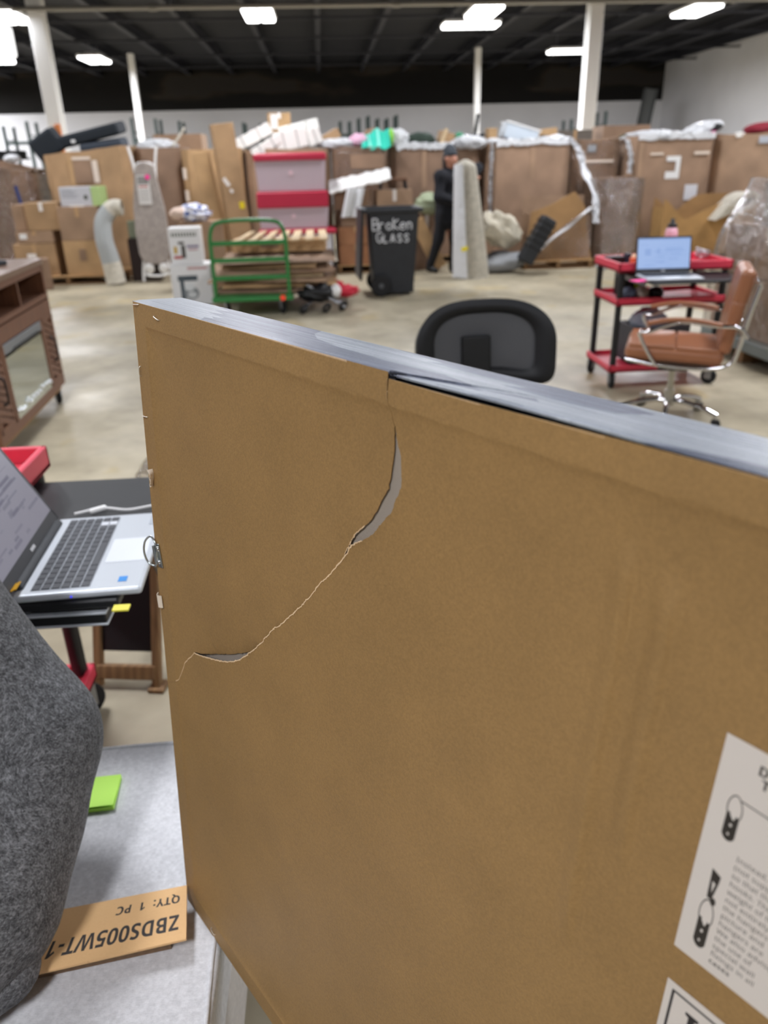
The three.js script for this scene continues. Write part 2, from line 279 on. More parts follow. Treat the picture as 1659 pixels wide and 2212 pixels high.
// ---------------------------------------------------------------- the torn canvas picture in the foreground
{
  const W = 1.276, H = 0.8726, TH = 0.056;
  const u = V(-0.57688, -0.003, -0.81683), up = V(0.0564, 0.99746, -0.04349), n = V(-0.81488, 0.07116, 0.57524);
  const t = thing('canvas_picture', 'back of a large stretched picture with torn brown backing paper, held upright on the bench', 'picture', [0, 0, 0]);
  const T = V(-0.20875, 1.37038, -0.8519), B = T.clone().addScaledVector(up, -H);
  new THREE.Matrix4().makeBasis(u.clone().negate(), up, n).setPosition(B).decompose(t.position, t.quaternion, t.scale);
  t.scale.set(1, 1, 1);
  // tear outline in polar form about the top left corner: angle below the top edge, radius of the flap and of the outer sheet
  const raw = [[0.4274, 0.0053, 0.4285, 0.0053], [0.4271, 0.0181, 0.4279, 0.0181], [0.4326, 0.0345, 0.4332, 0.0344], [0.4339, 0.0385, 0.4349, 0.0385], [0.4331, 0.0573, 0.4386, 0.0558], [0.4274, 0.0851, 0.4397, 0.0782], [0.4193, 0.0984, 0.4333, 0.0922], [0.4077, 0.1172, 0.4279, 0.1029], [0.3972, 0.1273, 0.4201, 0.1119], [0.388, 0.1358, 0.4124, 0.1213], [0.3774, 0.1537, 0.3881, 0.1436], [0.3748, 0.1601, 0.3779, 0.1576], [0.3744, 0.161, 0.3748, 0.161], [0.3405, 0.1991, 0.3409, 0.1991], [0.2997, 0.2464, 0.3001, 0.2464], [0.2621, 0.2815, 0.2626, 0.2815], [0.2146, 0.332, 0.2152, 0.3322], [0.1944, 0.3441, 0.1938, 0.3513], [0.1642, 0.3616, 0.1672, 0.3675], [0.1401, 0.3738, 0.143, 0.3779], [0.1223, 0.3828, 0.1223, 0.3855], [0.0801, 0.4005, 0.0803, 0.4009], [0.0529, 0.4274, 0.0531, 0.4278], [0.0329, 0.4637, 0.033, 0.4639]];
  const inner = raw.map(([a, b]) => [Math.atan2(b, a), Math.hypot(a, b)]), outer = raw.map(([, , a, b]) => [Math.atan2(b, a), Math.hypot(a, b)]);
  const at = (tab, th) => { if (th <= tab[0][0]) return tab[0][1]; for (let i = 1; i < tab.length; i++) if (th <= tab[i][0]) { const k = (th - tab[i - 1][0]) / (tab[i][0] - tab[i - 1][0]); return lerp(tab[i - 1][1], tab[i][1], k); } return tab[tab.length - 1][1] + (th - tab[tab.length - 1][0]) * 0.3; };
  const thEnd = inner[inner.length - 1][0], th0 = inner[0][0];
  const jag = (th, k) => (th > th0 + 0.02 && th < thEnd ? 1 : 0) * (0.0022 * fbm(th * 42, k, 0, 3) + 0.0012 * N3(th * 160, k + 3, 0));
  const rIn = (th) => at(inner, th) + jag(th, 1), rOut = (th) => Math.max(at(outer, th) + 0.0034 * smooth(0.09, 0.16, th) * (1 - smooth(0.3, 0.37, th)) + jag(th, at(outer, th) - at(inner, th) > 0.003 ? 5 : 1), rIn(th));
  const topEdge = (s) => (s < 0.4285 ? 0.0006 : 0.0053 - 0.0036 * smooth(0.44, 0.72, s));     // the sheet ends a little below the rail on the far side of the crack
  // relief of the sheet: glued flat on the rails, hanging a little inside, ridges of the middle bar, bends by the tear
  function relief(s, d, side) {   // side 1: outer sheet, -1: flap, 0: no tear
    const q = (x, x0, l) => 1 - Math.exp(-Math.max(0, x - x0) / l), e = Math.min(q(d, 0.0235, 0.035), q(s, 0.0275, 0.025), q(H - d, 0.03, 0.02), q(W - s, 0.03, 0.02));
    let z = -0.0034 * e - 0.0011 * Math.min(q(d, 0.0235, 0.0035), q(s, 0.0275, 0.0035), q(H - d, 0.03, 0.004), q(W - s, 0.03, 0.004));
    const saw = (x0, d0, d1) => 0.0036 * (smooth(x0 - 0.014, x0, s) * (s < x0 ? 1 : 0) + (s >= x0 ? 1 - smooth(x0, x0 + 0.005, s) : 0)) * smooth(d0, d0 + 0.03, d) * (1 - smooth(d1 - 0.06, d1, d));
    z += saw(0.6245, 0.05, 0.36) + saw(0.6515, 0.06, 0.27);
    const far = smooth(0.015, 0.12, Math.abs(Math.hypot(s, d) - 0.42)); z += e * (0.011 * far * fbm(s * 2.6 + 2.3, d * 2.6 + 0.4, 1, 2) + 0.0005 * fbm(s * 14, d * 14, 4, 2));
    if (!side) return z;
    const th = Math.atan2(d, s), r = Math.hypot(s, d), gap = at(outer, th) - at(inner, th);
    const open = smooth(0.06, 0.16, th) * (1 - smooth(0.34, 0.47, th)), low = smooth(0.9, 1.02, th) * (1 - smooth(1.25, 1.36, th));
    if (side > 0) { const g = Math.max(0, r - rOut(th)); z += e * (0.0016 * open * Math.exp(-g / 0.007) + 0.0022 * Math.exp(-g / 0.045) * smooth(0.45, 0.7, th) * (1 - smooth(1.25, 1.45, th))); }
    else { const g = Math.max(0, rIn(th) - r); z -= e * (0.0012 * Math.exp(-g / 0.05) * smooth(0.45, 0.7, th) * (1 - smooth(1.25, 1.45, th)) + 0.004 * low * Math.exp(-g / 0.02)); }
    return z;
  }
  const pt = (s, d, side, dz = 0) => [s, H - d, relief(s, d, side) + dz];
  const mPaper = M(0xa98450, 0.62, { map: paperTex, bumpMap: paperBump, bumpScale: 0.00022 });
  const thBR = Math.atan2(H, W), thList = (k) => k * Math.PI / 2;
  // flap in the upper left corner
  const flap = sheet((a, b) => { const th = thList(a), r = rIn(th) * b; let s = r * Math.cos(th), d = r * Math.sin(th); d = Math.max(d, 0.0006); return pt(s, d, -1); }, 240, 170, 0.0006);
  // everything beyond the tear; rays are laid so that one runs into the far corner
  const outerSheet = sheet((a, b) => {
    const th = a < 0.5 ? thBR * (a / 0.5) : lerp(thBR, Math.PI / 2, (a - 0.5) / 0.5), r0 = rOut(th);
    const end = th <= thBR ? W / Math.max(1e-6, Math.cos(th)) : H / Math.sin(th), r = lerp(r0, end, Math.pow(b, 1.25));
    const s = Math.min(W, r * Math.cos(th)), d = Math.min(H, Math.max(r * Math.sin(th), topEdge(r * Math.cos(th))));
    return pt(s, d, 1);
  }, 300, 270, 0.0006);
  obj('backing_paper', [flap], mPaper, t); obj('backing_paper', [outerSheet], mPaper, t);
  // pale torn fibre along the two lips
  const mFibre = M(0xe2c39b, 0.9);
  const lip = (a, b, side, w) => sheet((p, q) => { const th = lerp(a, b, p), r = (side > 0 ? rOut(th) : rIn(th)) + (side > 0 ? 1 : -1) * (q - 0.5) * w * (0.55 + 0.9 * Math.abs(N3(th * 90, side * 3, 2))), s = r * Math.cos(th), d = r * Math.sin(th); return pt(s, d, side, 0.0005); }, 260, 2, 0.0005);
  obj('torn_edge', [lip(0.36, thEnd + 0.012, 1, 0.0016), lip(0.33, 0.45, 1, 0.0014)], mFibre, t);
  obj('torn_edge', [lip(0.30, 0.43, -1, 0.0012), lip(0.0125, 0.045, -1, 0.001)], mFibre, t);
  // ribbed grey board just behind the sheet
  const rib = dataTex(8, 64, (a, b) => { const k = Math.sin(b * 6.283 * 8); return [0.70 + 0.18 * k, 0.67 + 0.18 * k, 0.64 + 0.18 * k]; }, true, 0.0092);
  obj('ribbed_backing', sheet((a, b) => { const s = lerp(0.032, W - 0.032, a), d = lerp(H - 0.032, 0.03, b); return [s, H - d, Math.min(relief(s, d, 0), 0.002) - 0.0022 - 0.0055 * smooth(0.2, 0.3, d)]; }, 120, 90, 0.001), M(0xd8d2ca, 0.6, { map: rib }), t);
  // stretcher bars
  const mBar = M(0x3d3f4a, 0.6, { map: grainTex });
  obj('stretcher_bar', box(W - 0.004, 0.03, TH - 0.004, W / 2, 0.0165, -TH / 2 - 0.0005), mats.pine, t);
  for (const x of [0.0165, W - 0.0165]) obj('stretcher_bar', box(0.03, H - 0.066, TH - 0.004, x, H / 2, -TH / 2 - 0.0005), mats.pine, t);
  obj('stretcher_bar', [box(0.43, 0.03, TH - 0.004, 0.217, H - 0.0168, -TH / 2 - 0.0008), box(W - 0.438, 0.026, TH - 0.004, 0.434 + (W - 0.438) / 2, H - 0.0192, -TH / 2 - 0.0006)], mBar, t);
  obj('middle_bar', box(0.026, H - 0.07, 0.025, 0.638, H / 2, -0.03), mats.pine, t);
  // the painted canvas, its front and wrapped edges
  obj('canvas', sheet((a, b) => [W * a, H * b, -TH], 6, 6, 0.0012), M(0x8a92a0, 0.7, { map: weaveTex }), t);
  const edgeTex = canvasTex(2048, 128, (c, w, h) => {
    const r = rng(77); c.fillStyle = '#5a6070'; c.fillRect(0, 0, w, h);
    for (let i = 0; i < 1500; i++) { const y = r() * h, x = r() * w, l = 60 + r() * 320, k = r(); c.strokeStyle = k < 0.5 ? `rgba(30,34,48,${0.1 + 0.22 * r()})` : `rgba(150,156,178,${0.06 + 0.2 * r()})`; c.lineWidth = 0.6 + r() * 1.6; c.beginPath(); c.moveTo(x, y); c.lineTo(x + l, y + (r() - 0.5) * 3); c.stroke(); }
    const patch = (pts, col) => { c.fillStyle = col; c.beginPath(); pts.forEach(([x, y], i) => (i ? c.lineTo(x, y) : c.moveTo(x, y))); c.closePath(); c.fill(); };
    const pale = '#959ba2', X = (s) => s / W * w;
    // bare pale patches of paint, the crack strip apart; y = 0 is the paper side
    patch([[0, 0], [X(0.155), 0], [X(0.15), 16], [X(0.162), 24], [X(0.148), 36], [X(0.165), 46], [X(0.12), 60], [X(0.14), 74], [X(0.11), 90], [X(0.125), 108], [X(0.08), h], [0, h]], pale);
    patch([[X(0.30), 70], [X(0.34), 52], [X(0.40), 46], [X(0.46), 50], [X(0.50), 30], [X(0.53), 44], [X(0.56), 60], [X(0.50), 72], [X(0.52), 90], [X(0.42), 96], [X(0.43), 110], [X(0.37), h], [X(0.27), h], [X(0.28), 96]], pale);
    patch([[X(0.45), 6], [X(0.52), 16], [X(0.50), 26], [X(0.545), 36], [X(0.53), 60], [X(0.585), 72], [X(0.60), 110], [X(0.57), h], [X(0.66), h], [X(0.74), 80], [X(0.70), 50], [X(0.75), 30], [X(0.62), 14], [X(0.55), 20]], pale);
    patch([[X(0.437), 0], [X(0.47), 14], [X(0.5), 20], [X(0.52), 32], [X(0.58), 44], [X(0.64), 52], [X(0.6), 26], [X(0.67), 16], [X(0.62), 0]], pale);  // crack strip: bright reflection put into the colour
    patch([[X(0.85), 10], [X(1.0), 20], [X(1.1), 70], [X(1.2), 60], [X(1.2), h], [X(0.9), h]], pale);
    for (let i = 0; i < 900; i++) { const y = r() * h, x = r() * w, l = 60 + r() * 300, k = r(); c.strokeStyle = k < 0.55 ? `rgba(52,58,76,${0.08 + 0.2 * r()})` : `rgba(190,198,212,${0.05 + 0.16 * r()})`; c.lineWidth = 0.6 + r() * 2; c.beginPath(); c.moveTo(x, y); c.lineTo(x + l, y + (r() - 0.5) * 3); c.stroke(); }
    for (let i = 0; i < 9000; i++) { c.fillStyle = r() < 0.5 ? 'rgba(255,255,255,0.10)' : 'rgba(20,22,30,0.12)'; c.fillRect(r() * w, r() * h, 1 + r() * 2, 1 + r()); }
  });
  const mEdge = M(0xffffff, 0.33, { map: edgeTex, print: true, bumpMap: paperBump, bumpScale: 0.0002 });
  // top edge: a crack runs from the paper side into the face; the strip beyond it has dropped
  const crack = (s) => 0.0006 + 0.031 * Math.pow(smooth(0.428, 0.60, s), 0.62) + 0.0006 * N3(s * 300, 2, 0), drop = (s, w) => { const k = 1 - smooth(0.43, 0.545, s); return 0.0014 * k + (0.0012 * (1 - smooth(0, 0.004, w))) * (1 - 0.0 * k); };
  const strip = (g, f) => { const o = sheet(f, ...g, 0.0012, true); const p = o.attributes.position, uv = o.attributes.uv; for (let i = 0; i < p.count; i++) uv.setXY(i, p.getX(i) / W, 1 - clamp(-p.getZ(i) / TH)); return o; };
  obj('canvas_edge', strip([40, 8], (a, b) => [0.4285 * a, H + 0.0002 - 0.0012 * (1 - smooth(0, 0.03, b)) , -TH * b - 0.0002]), mEdge, t);
  obj('canvas_edge', strip([120, 12], (a, b) => { const s = lerp(0.4285, W, a), w0 = s < 0.60 ? crack(s) : 0.0316; const w = lerp(w0, TH, b); return [s, H + 0.0002, -w]; }), mEdge, t);
  obj('canvas_edge', strip([120, 10], (a, b) => { const s = lerp(0.4285, W, a), w0 = s < 0.60 ? crack(s) : 0.0316, w = lerp(0.0005, w0, b); return [s, H + 0.0001 - drop(s, w), -w]; }), mEdge, t);
  obj('split_lip', sheet((a, b) => { const s = lerp(0.4285, 0.545, a); return [s, H - lerp(0, Math.max(0.0004, drop(s, crack(s)) + 0.0001), b), -crack(s) - 0.0002]; }, 60, 2, 0.0005), M(0x22242c, 0.8), t);
  obj('canvas_edge', strip([2, 20], (a, b) => [-0.0004, H * b, -TH * a - 0.0002]), mEdge, t);
  obj('canvas_edge', strip([2, 20], (a, b) => [W + 0.0004, H * b, -TH * a - 0.0002]), mEdge, t);
  obj('canvas_edge', strip([40, 2], (a, b) => [W * a, 0.0008, -TH * b - 0.0002]), mEdge, t);
  // staples, torn scraps and the hanging ring
  const stapleAt = (s, d, ang, l = 0.011) => { const c = Math.cos(ang), k = Math.sin(ang), y = H - d, P = (q, z) => [s + c * q, y + k * q, z]; return tube([P(-l / 2, -0.001), P(-l / 2, 0.0012), P(-l / 2 + 0.001, 0.0022), P(0, 0.0026), P(l / 2 - 0.001, 0.0022), P(l / 2, 0.0012), P(l / 2, -0.001)], 0.00055, 24); };
  const mStaple = M(0xd9cfc0, 0.3, { metalness: 0.8 });
  for (const [s, d, a] of [[0.06, 0.0106, -0.25], [0.0062, 0.0746, 1.5], [0.0075, 0.1251, 0.05], [0.083, 0.859, -0.35], [0.0105, 0.0025, 0.1]]) obj('staple', stapleAt(s, d, a), mStaple, t);
  obj('paper_scrap', sheet((a, b) => [0.0135 + 0.0035 * a * (0.4 + Math.abs(Math.sin(b * 7))) + 0.002 * Math.sin(b * 5), H - 0.186 - 0.021 * b, 0.0006 + 0.007 * a * (1 - 0.3 * b)], 6, 16, 0.0006), M(0xefe2d0, 0.9), t);
  obj('paper_scrap', sheet((a, b) => [-0.002 + 0.011 * a + 0.002 * b, H - 0.353 - 0.016 * b, 0.0012 + 0.004 * Math.sin(a * 3)], 6, 6, 0.0006), M(0xd9cbb8, 0.9), t);
  const ring = obj('hanger_ring', [tube([[-0.003, H - 0.276, 0.004], [-0.008, H - 0.283, 0.009], [-0.009, H - 0.298, 0.011], [-0.006, H - 0.311, 0.008], [0.004, H - 0.313, 0.004], [0.010, H - 0.298, 0.003], [0.007, H - 0.281, 0.003]], 0.0013, 60, true)], mats.zinc, t);
  obj('hanger_plate', [rb(0.012, 0.03, 0.0016, 0.0007, 0.0115, H - 0.297, 0.0015, 0, 0, 0.25), rb(0.005, 0.022, 0.003, 0.001, 0.0065, H - 0.296, 0.004, 0, 0, 0.25)], mats.zinc, ring);
  for (const d of [0.288, 0.305]) obj('screw', lathe([[0, 0.0022], [0.002, 0.002], [0.0035, 0.0006], [0.0035, 0]], 14).rotateX(Math.PI / 2).translate(0.0125, H - d, 0.0022), mats.chrome, ring);
  // printed labels
  const lab = (s, d, w, h, tex, name, label) => { const o = sheet((a, b) => { const x = s + w * a, y = d + h * (1 - b); return [x, H - y, relief(x, y, 1) + 0.0008]; }, 24, 16, 0.0003, true); const m = obj(name, o, M(0xe8e4e0, 0.5, { map: tex, print: true }), t); m.userData.label = label; };
  const hook = (c, x, y, k, ky, upper) => {
    c.save(); c.translate(x, y); c.scale(k, ky); c.fillStyle = '#2b2725'; c.strokeStyle = '#2b2725'; c.lineWidth = 5;
    c.beginPath(); c.moveTo(-30, 0); c.bezierCurveTo(-46, -50, -10, -92, 14, -70); c.bezierCurveTo(40, -48, 44, -10, 34, 6); c.stroke();
    c.beginPath(); c.moveTo(-30, -4); c.lineTo(34, 6); c.lineTo(34, 92); c.bezierCurveTo(20, 120, -16, 116, -30, 90); c.closePath(); c.fill();
    c.fillStyle = '#e9e5e1'; c.beginPath(); c.moveTo(-14, 4); c.lineTo(2, -14); c.lineTo(10, 0); c.lineTo(18, 6); c.lineTo(8, 26); c.closePath(); c.fill();
    c.beginPath(); c.arc(2, 46, 7, 0, 7); c.arc(0, 84, 6, 0, 7); c.fill();
    if (upper) { c.fillStyle = '#2b2725'; c.beginPath(); c.moveTo(-22, -190); c.lineTo(26, -176); c.lineTo(24, -150); c.lineTo(8, -80); c.lineTo(-16, -84); c.closePath(); c.fill(); c.fillStyle = '#e9e5e1'; c.beginPath(); c.moveTo(-8, -148); c.lineTo(10, -142); c.lineTo(0, -104); c.closePath(); c.fill(); c.fillStyle = '#2b2725'; c.beginPath(); c.arc(18, -78, 14, 0, 7); c.fill(); }
    else { c.lineWidth = 5; c.beginPath(); c.moveTo(20, -66); c.lineTo(700, -40); c.stroke(); }
    c.restore();
  };
  lab(0.692, 0.1345, 0.216, 0.146, canvasTex(1480, 1000, (c, w, h) => {
    c.fillStyle = '#e8e3de'; c.fillRect(0, 0, w, h); c.fillStyle = '#2b2725'; c.font = 'bold 54px sans-serif'; c.fillText('DO', 124, 90); c.fillText('TO', 144, 136);
    hook(c, 84, 290, 0.72, 1.03, false); hook(c, 82, 787, 0.72, 1.25, true);
    c.font = '31px sans-serif'; c.fillStyle = '#5a5552';
    ['Instead, use', '(not supplied)', 'so that the', 'hooks. The', 'weight of the', 'not entirely on', 'the hangers', 'picture and', 'hangers are', 'We also advise', 'the use of', 'special wall', 'fixings in all', 'cases'].forEach((s, i) => { c.font = (s === 'cases' ? 'bold ' : '') + '31px sans-serif'; c.fillText(s, 132, 462 + i * 38); });
  }), 'instruction_label', 'white instruction label with black hook pictures');
  lab(0.693, 0.3065, 0.216, 0.12, canvasTex(1024, 568, (c, w, h) => { c.fillStyle = '#e8e3de'; c.fillRect(0, 0, w, h); c.strokeStyle = '#1f1d24'; c.lineWidth = 7; c.strokeRect(22, 26, w - 44, h - 52); c.fillStyle = '#1f1d24'; c.font = 'bold 116px sans-serif'; c.fillText('IMPORTANT', 62, 146); }), 'warning_label', 'white label with a black border line');
}

// ---------------------------------------------------------------- bench, cardboard, notes
{
  const t = thing('upholstered_bench', 'light grey fabric bench under the torn picture and the cardboard strip', 'bench', [-0.63, 0, -0.76]);
  const mF = M(0xe9e9ec, 0.92, { map: weaveTex, bumpMap: weaveBump, bumpScale: 0.0006 }), mS = M(0xd0cac4, 0.92, { map: weaveTex, bumpMap: weaveBump, bumpScale: 0.0006 });  // same fabric; mS is darker, the side shading put into its colour
  obj('seat_cushion', rb(0.86, 0.116, 0.81, 0.012, 0, 0.442, 0), mF, t);
  obj('seam', tube([[-0.42, 0.499, -0.395], [0.42, 0.499, -0.395], [0.42, 0.499, 0.395], [-0.42, 0.499, 0.395]].flatMap((p, i, a) => { const q = a[(i + 1) % 4]; return [0.02, 0.5, 0.98].map((k) => [lerp(p[0], q[0], k), lerp(p[1], q[1], k), lerp(p[2], q[2], k)]); }), 0.0035, 200, true), mF, t);
  obj('body', rb(0.85, 0.2, 0.8, 0.012, 0, 0.278, 0), mS, t);
  obj('band', rb(0.835, 0.02, 0.785, 0.006, 0, 0.38, 0), M(0x6d6966, 0.9), t);
  for (const x of [-0.38, 0.38]) for (const z of [-0.355, 0.355]) obj('leg', cyl(0.025, 0.018, 0.18, x, 0.09, z), mats.black, t);
}
{
  const tex = canvasTex(1024, 420, (c, w, h) => {
    c.fillStyle = '#e6bb86'; c.fillRect(0, 0, w, h); const r = rng(3);
    for (let i = 0; i < 5000; i++) { c.fillStyle = r() < 0.5 ? 'rgba(255,225,180,0.10)' : 'rgba(110,70,30,0.08)'; c.fillRect(r() * w, r() * h, 1 + r() * 14, 1); }
    c.fillStyle = '#3f3b3a'; c.save(); c.scale(0.76, 1); c.font = 'bold 160px sans-serif'; c.fillText('ZBDS005WT-1', 56, 196); c.restore(); c.font = 'bold 84px sans-serif'; c.fillText('QTY:  1  PC', 40, 350);
  });
  const o = thing('cardboard_strip', 'small printed cardboard strip reading ZBDS005WT lying on the grey bench', 'cardboard', [-0.243, 0.527, -0.727], 0);
  // corners relative to the lower right corner of the print (text reads from the far side)
  const A = [0, 0, 0], Bq = [-0.245, -0.006, 0.036], Cq = [-0.225, -0.002, -0.06], D = [-0.012, 0.003, -0.085];
  const f = (a, b0, b = 1 - b0) => [0, 1, 2].map((k) => lerp(lerp(A[k], Bq[k], a), lerp(D[k], Cq[k], a), b));
  obj('printed_face', sheet((a, b) => f(a, b), 10, 6, 0.004, true), M(0xffffff, 0.8, { map: tex, print: true }), o);
  obj('folded_flap', sheet((a, b) => { const p = f(a, 0.06 + 0.86 * b); return [lerp(p[0], -0.12, 0.06) - 0.002, p[1] - 0.0105, lerp(p[2], -0.03, 0.06)]; }, 6, 4, 0.004), mats.darkcard, o);
  obj('folded_flap', [box(0.18, 0.012, 0.012, -0.115, -0.0205, 0.0, 0, 0.15), box(0.18, 0.012, 0.012, -0.12, -0.0205, -0.05, 0, 0.1)], mats.darkcard, o);
}
{
  const t = thing('sticky_notes', 'lime green sticky note pad on the grey bench beside the seated person', 'note pad', [-0.453, 0.5, -1.038], 0.06);
  obj('pad', rb(0.076, 0.008, 0.076, 0.001, 0, 0.004, 0), M(0xb9f25a, 0.7), t);
  obj('top_sheet', sheet((a, b) => [-0.038 + 0.076 * a, 0.0085 + 0.004 * smooth(0.4, 1, b), -0.038 + 0.076 * b], 4, 8, 0.0003), M(0xc2f766, 0.7), t);
}

// ---------------------------------------------------------------- carts with laptops
function caster(parent, x, z, r, yTop, turn = 0, brake = false) {
  const c = obj('caster', [box(0.05, 0.006, 0.05, x, yTop - 0.003, z), cyl(0.014, 0.014, 0.02, x, yTop - 0.014, z), box(0.005, yTop - r * 0.9, r * 0.9, x + Math.cos(turn) * 0.02, (yTop + r * 0.9) / 2 - 0.01, z - Math.sin(turn) * 0.02, 0, turn), box(0.005, yTop - r * 0.9, r * 0.9, x - Math.cos(turn) * 0.02, (yTop + r * 0.9) / 2 - 0.01, z + Math.sin(turn) * 0.02, 0, turn)], mats.steel, parent);
  obj('wheel', put(lathe([[r * 0.35, -0.013], [r * 0.92, -0.014], [r, -0.008], [r, 0.008], [r * 0.92, 0.014], [r * 0.35, 0.013]], 24), x, r, z, 0, turn, Math.PI / 2), mats.rubber, c);
  obj('axle', put(new THREE.CylinderGeometry(r * 0.36, r * 0.36, 0.034, 14), x, r, z, 0, turn, Math.PI / 2), mats.steel, c);
  return c;
}
function tub(w, d, h, y, lip = 0.03) {   // a shallow tray with a raised rim
  const g = [rb(w, 0.02, d, 0.006, 0, y - h + 0.01, 0)];
  for (const s of [-1, 1]) g.push(rb(lip * 0.6, h, d, 0.006, s * (w / 2 - lip * 0.3), y - h / 2, 0), rb(w, h, lip * 0.6, 0.006, 0, y - h / 2, s * (d / 2 - lip * 0.3)));
  return g;
}
function cart(label, pos, turn) {
  const t = thing('utility_cart', label, 'cart', pos, turn), w = 0.78, d = 0.5;
  obj('top_tray', tub(w, d, 0.06, 0.85), mats.redplastic, t);
  obj('middle_tray', tub(w * 0.97, d * 0.97, 0.05, 0.62), mats.redplastic, t);
  obj('bottom_tray', tub(w, d, 0.05, 0.165), mats.redplastic, t);
  for (const x of [-1, 1]) for (const z of [-1, 1]) {
    const X = x * (w / 2 - 0.035), Z = z * (d / 2 - 0.035);
    obj('leg', [cyl(0.022, 0.022, 0.175, X, 0.695, Z), cyl(0.022, 0.022, 0.43, X, 0.37, Z)], mats.blackplastic, t);
    caster(t, X, Z, 0.055, 0.13, 0.4 * x + 0.3 * z);
  }
  obj('sliding_tray', [rb(0.62, 0.018, 0.4, 0.005, 0.02, 0.762, d / 2 + 0.13)], mats.blackplastic, t);
  for (const x of [-0.27, 0.31]) obj('slide_rail', box(0.012, 0.03, 0.5, x, 0.738, 0.16), mats.steel, t);
  return t;
}
const screenMat = (tex, k) => M(0x08090b, 0.25, { emissive: 0xffffff, emissiveMap: tex, emissiveIntensity: k, print: true });
function laptop(name, label, pos, turn, W, D, tilt, tex, glow, body, keys) {   // hinge at local z = -D/2, user at +z
  const t = thing(name, label, 'laptop', pos, turn);
  const deck = obj('deck', rb(W, 0.016, D, 0.007, 0, 0.008, 0), body, t);
  obj('hinge_bar', rb(W * 0.86, 0.014, 0.018, 0.006, 0, 0.018, -D / 2 + 0.006), mats.charcoal, t);
  obj('touchpad', rb(W * 0.3, 0.0012, D * 0.33, 0.0004, -0.01, 0.0164, D * 0.29), M(0xdde1e6, 0.35), t);
  const wellW = W * 0.9, wellD = D * 0.46, z0 = -D * 0.37;
  obj('keyboard_well', box(wellW, 0.001, wellD, 0, 0.0163, z0 + wellD / 2), M(keys ? 0x9fa3a9 : 0x4a4c52, 0.5), t);
  if (keys) {
    const kw = wellW / 15, kd = wellD / 6, kg = metricUV(rb(kw * 0.86, 0.002, kd * 0.84, 0.0008)), wide = metricUV(rb(kw * 4.86, 0.002, kd * 0.84, 0.0008)), km = M(0x3a3c42, 0.5), white = M(0xc9ccd2, 0.5);
    for (let r = 0; r < 6; r++) for (let c = 0; c < 15; c++) {
      const x = -wellW / 2 + (c + 0.5) * kw, z = z0 + (r + 0.5) * kd;
      if (r === 5 && c >= 4 && c <= 8) { if (c === 6) sharedMesh('space_bar', wide, km, deck, x, 0.0175, z); continue; }
      sharedMesh('key', kg, (r === 5 && c === 13) || (r === 4 && c === 13) ? white : km, deck, x, 0.0175, z);
    }
  } else obj('keyboard', box(wellW * 0.97, 0.002, wellD * 0.94, 0, 0.017, z0 + wellD / 2), mats.black, t);
  // lid turned about the hinge
  const lid = (g) => g.map((q) => { q = flat(q); q.applyMatrix4(new THREE.Matrix4().makeTranslation(0, 0.018, -D / 2).multiply(new THREE.Matrix4().makeRotationX(-tilt))); return q; });
  const h = W * 0.63;
  obj('lid', lid([rb(W, h, 0.007, 0.003, 0, h / 2, -0.004)]), M(0x3c3e44, 0.45), t);
  obj('bezel', lid([box(W - 0.004, 0.026, 0.002, 0, 0.014, 0.0008), box(W - 0.004, 0.01, 0.002, 0, h - 0.006, 0.0008), box(0.008, h - 0.004, 0.002, -W / 2 + 0.005, h / 2, 0.0008), box(0.008, h - 0.004, 0.002, W / 2 - 0.005, h / 2, 0.0008)]), M(0x26282d, 0.4), t);
  const s = new THREE.PlaneGeometry(W - 0.018, h - 0.038); s.translate(0, 0.027 + (h - 0.038) / 2, 0.0014);
  obj('screen', lid([s]), screenMat(tex, glow), t);
  obj('emblem', lid([rb(0.024, 0.007, 0.001, 0.0004, 0, 0.014, 0.002)]), M(0xd6d8dc, 0.3, { metalness: 0.6 }), t);
  return t;
}
const page = (bg, ink, seed) => canvasTex(512, 320, (c, w, h) => {
  const r = rng(seed); c.fillStyle = bg; c.fillRect(0, 0, w, h); c.fillStyle = ink; c.globalAlpha = 0.45;
  c.fillRect(0, 0, w, 16); c.fillRect(30, 60, 70, 7); c.fillRect(30, 80, 440, 2); c.fillRect(70, 110, 60, 70); c.fillRect(190, 106, 26, 60); c.fillRect(270, 106, 170, 14); c.fillRect(270, 130, 200, 10);
  for (let i = 0; i < 26; i++) { c.globalAlpha = 0.12 + r() * 0.25; c.fillRect(30 + r() * 380, 96 + r() * 200, 20 + r() * 90, 5 + r() * 8); }
});
const silver = M(0xc3c8ce, 0.38, { metalness: 0.25 });
// right cart, its laptop and clutter
cart('red and black utility cart beside the tan leather office chair', [2.32, 0, -5.35], 0);
laptop('laptop', 'open laptop with a bright blue page on the cart by the leather chair', [2.2, 0.771, -4.93], -0.06, 0.36, 0.24, 0.2, page('#a9c4f4', '#7f9fdc', 4), 0.85, silver, false);
{
  const t = thing('water_bottle', 'pink water bottle with a black cap behind the open blue laptop', 'bottle', [2.44, 0.787, -5.52]);
  obj('bottle', lathe([[0, 0], [0.04, 0], [0.043, 0.005], [0.043, 0.205], [0.036, 0.235], [0.028, 0.242], [0, 0.242]]), M(0xe7b3c4, 0.4), t);
  obj('bottle_base', lathe([[0.0436, 0.004], [0.0437, 0.08], [0.0432, 0.082]]), M(0xb18fd0, 0.4), t);
  obj('cap', lathe([[0, 0.30], [0.012, 0.30], [0.016, 0.27], [0.032, 0.262], [0.033, 0.243], [0, 0.242]]), mats.black, t);
  obj('emblem', rb(0.03, 0.022, 0.004, 0.001, 0.004, 0.125, 0.043), M(0x5f7f9a, 0.5), t);
}
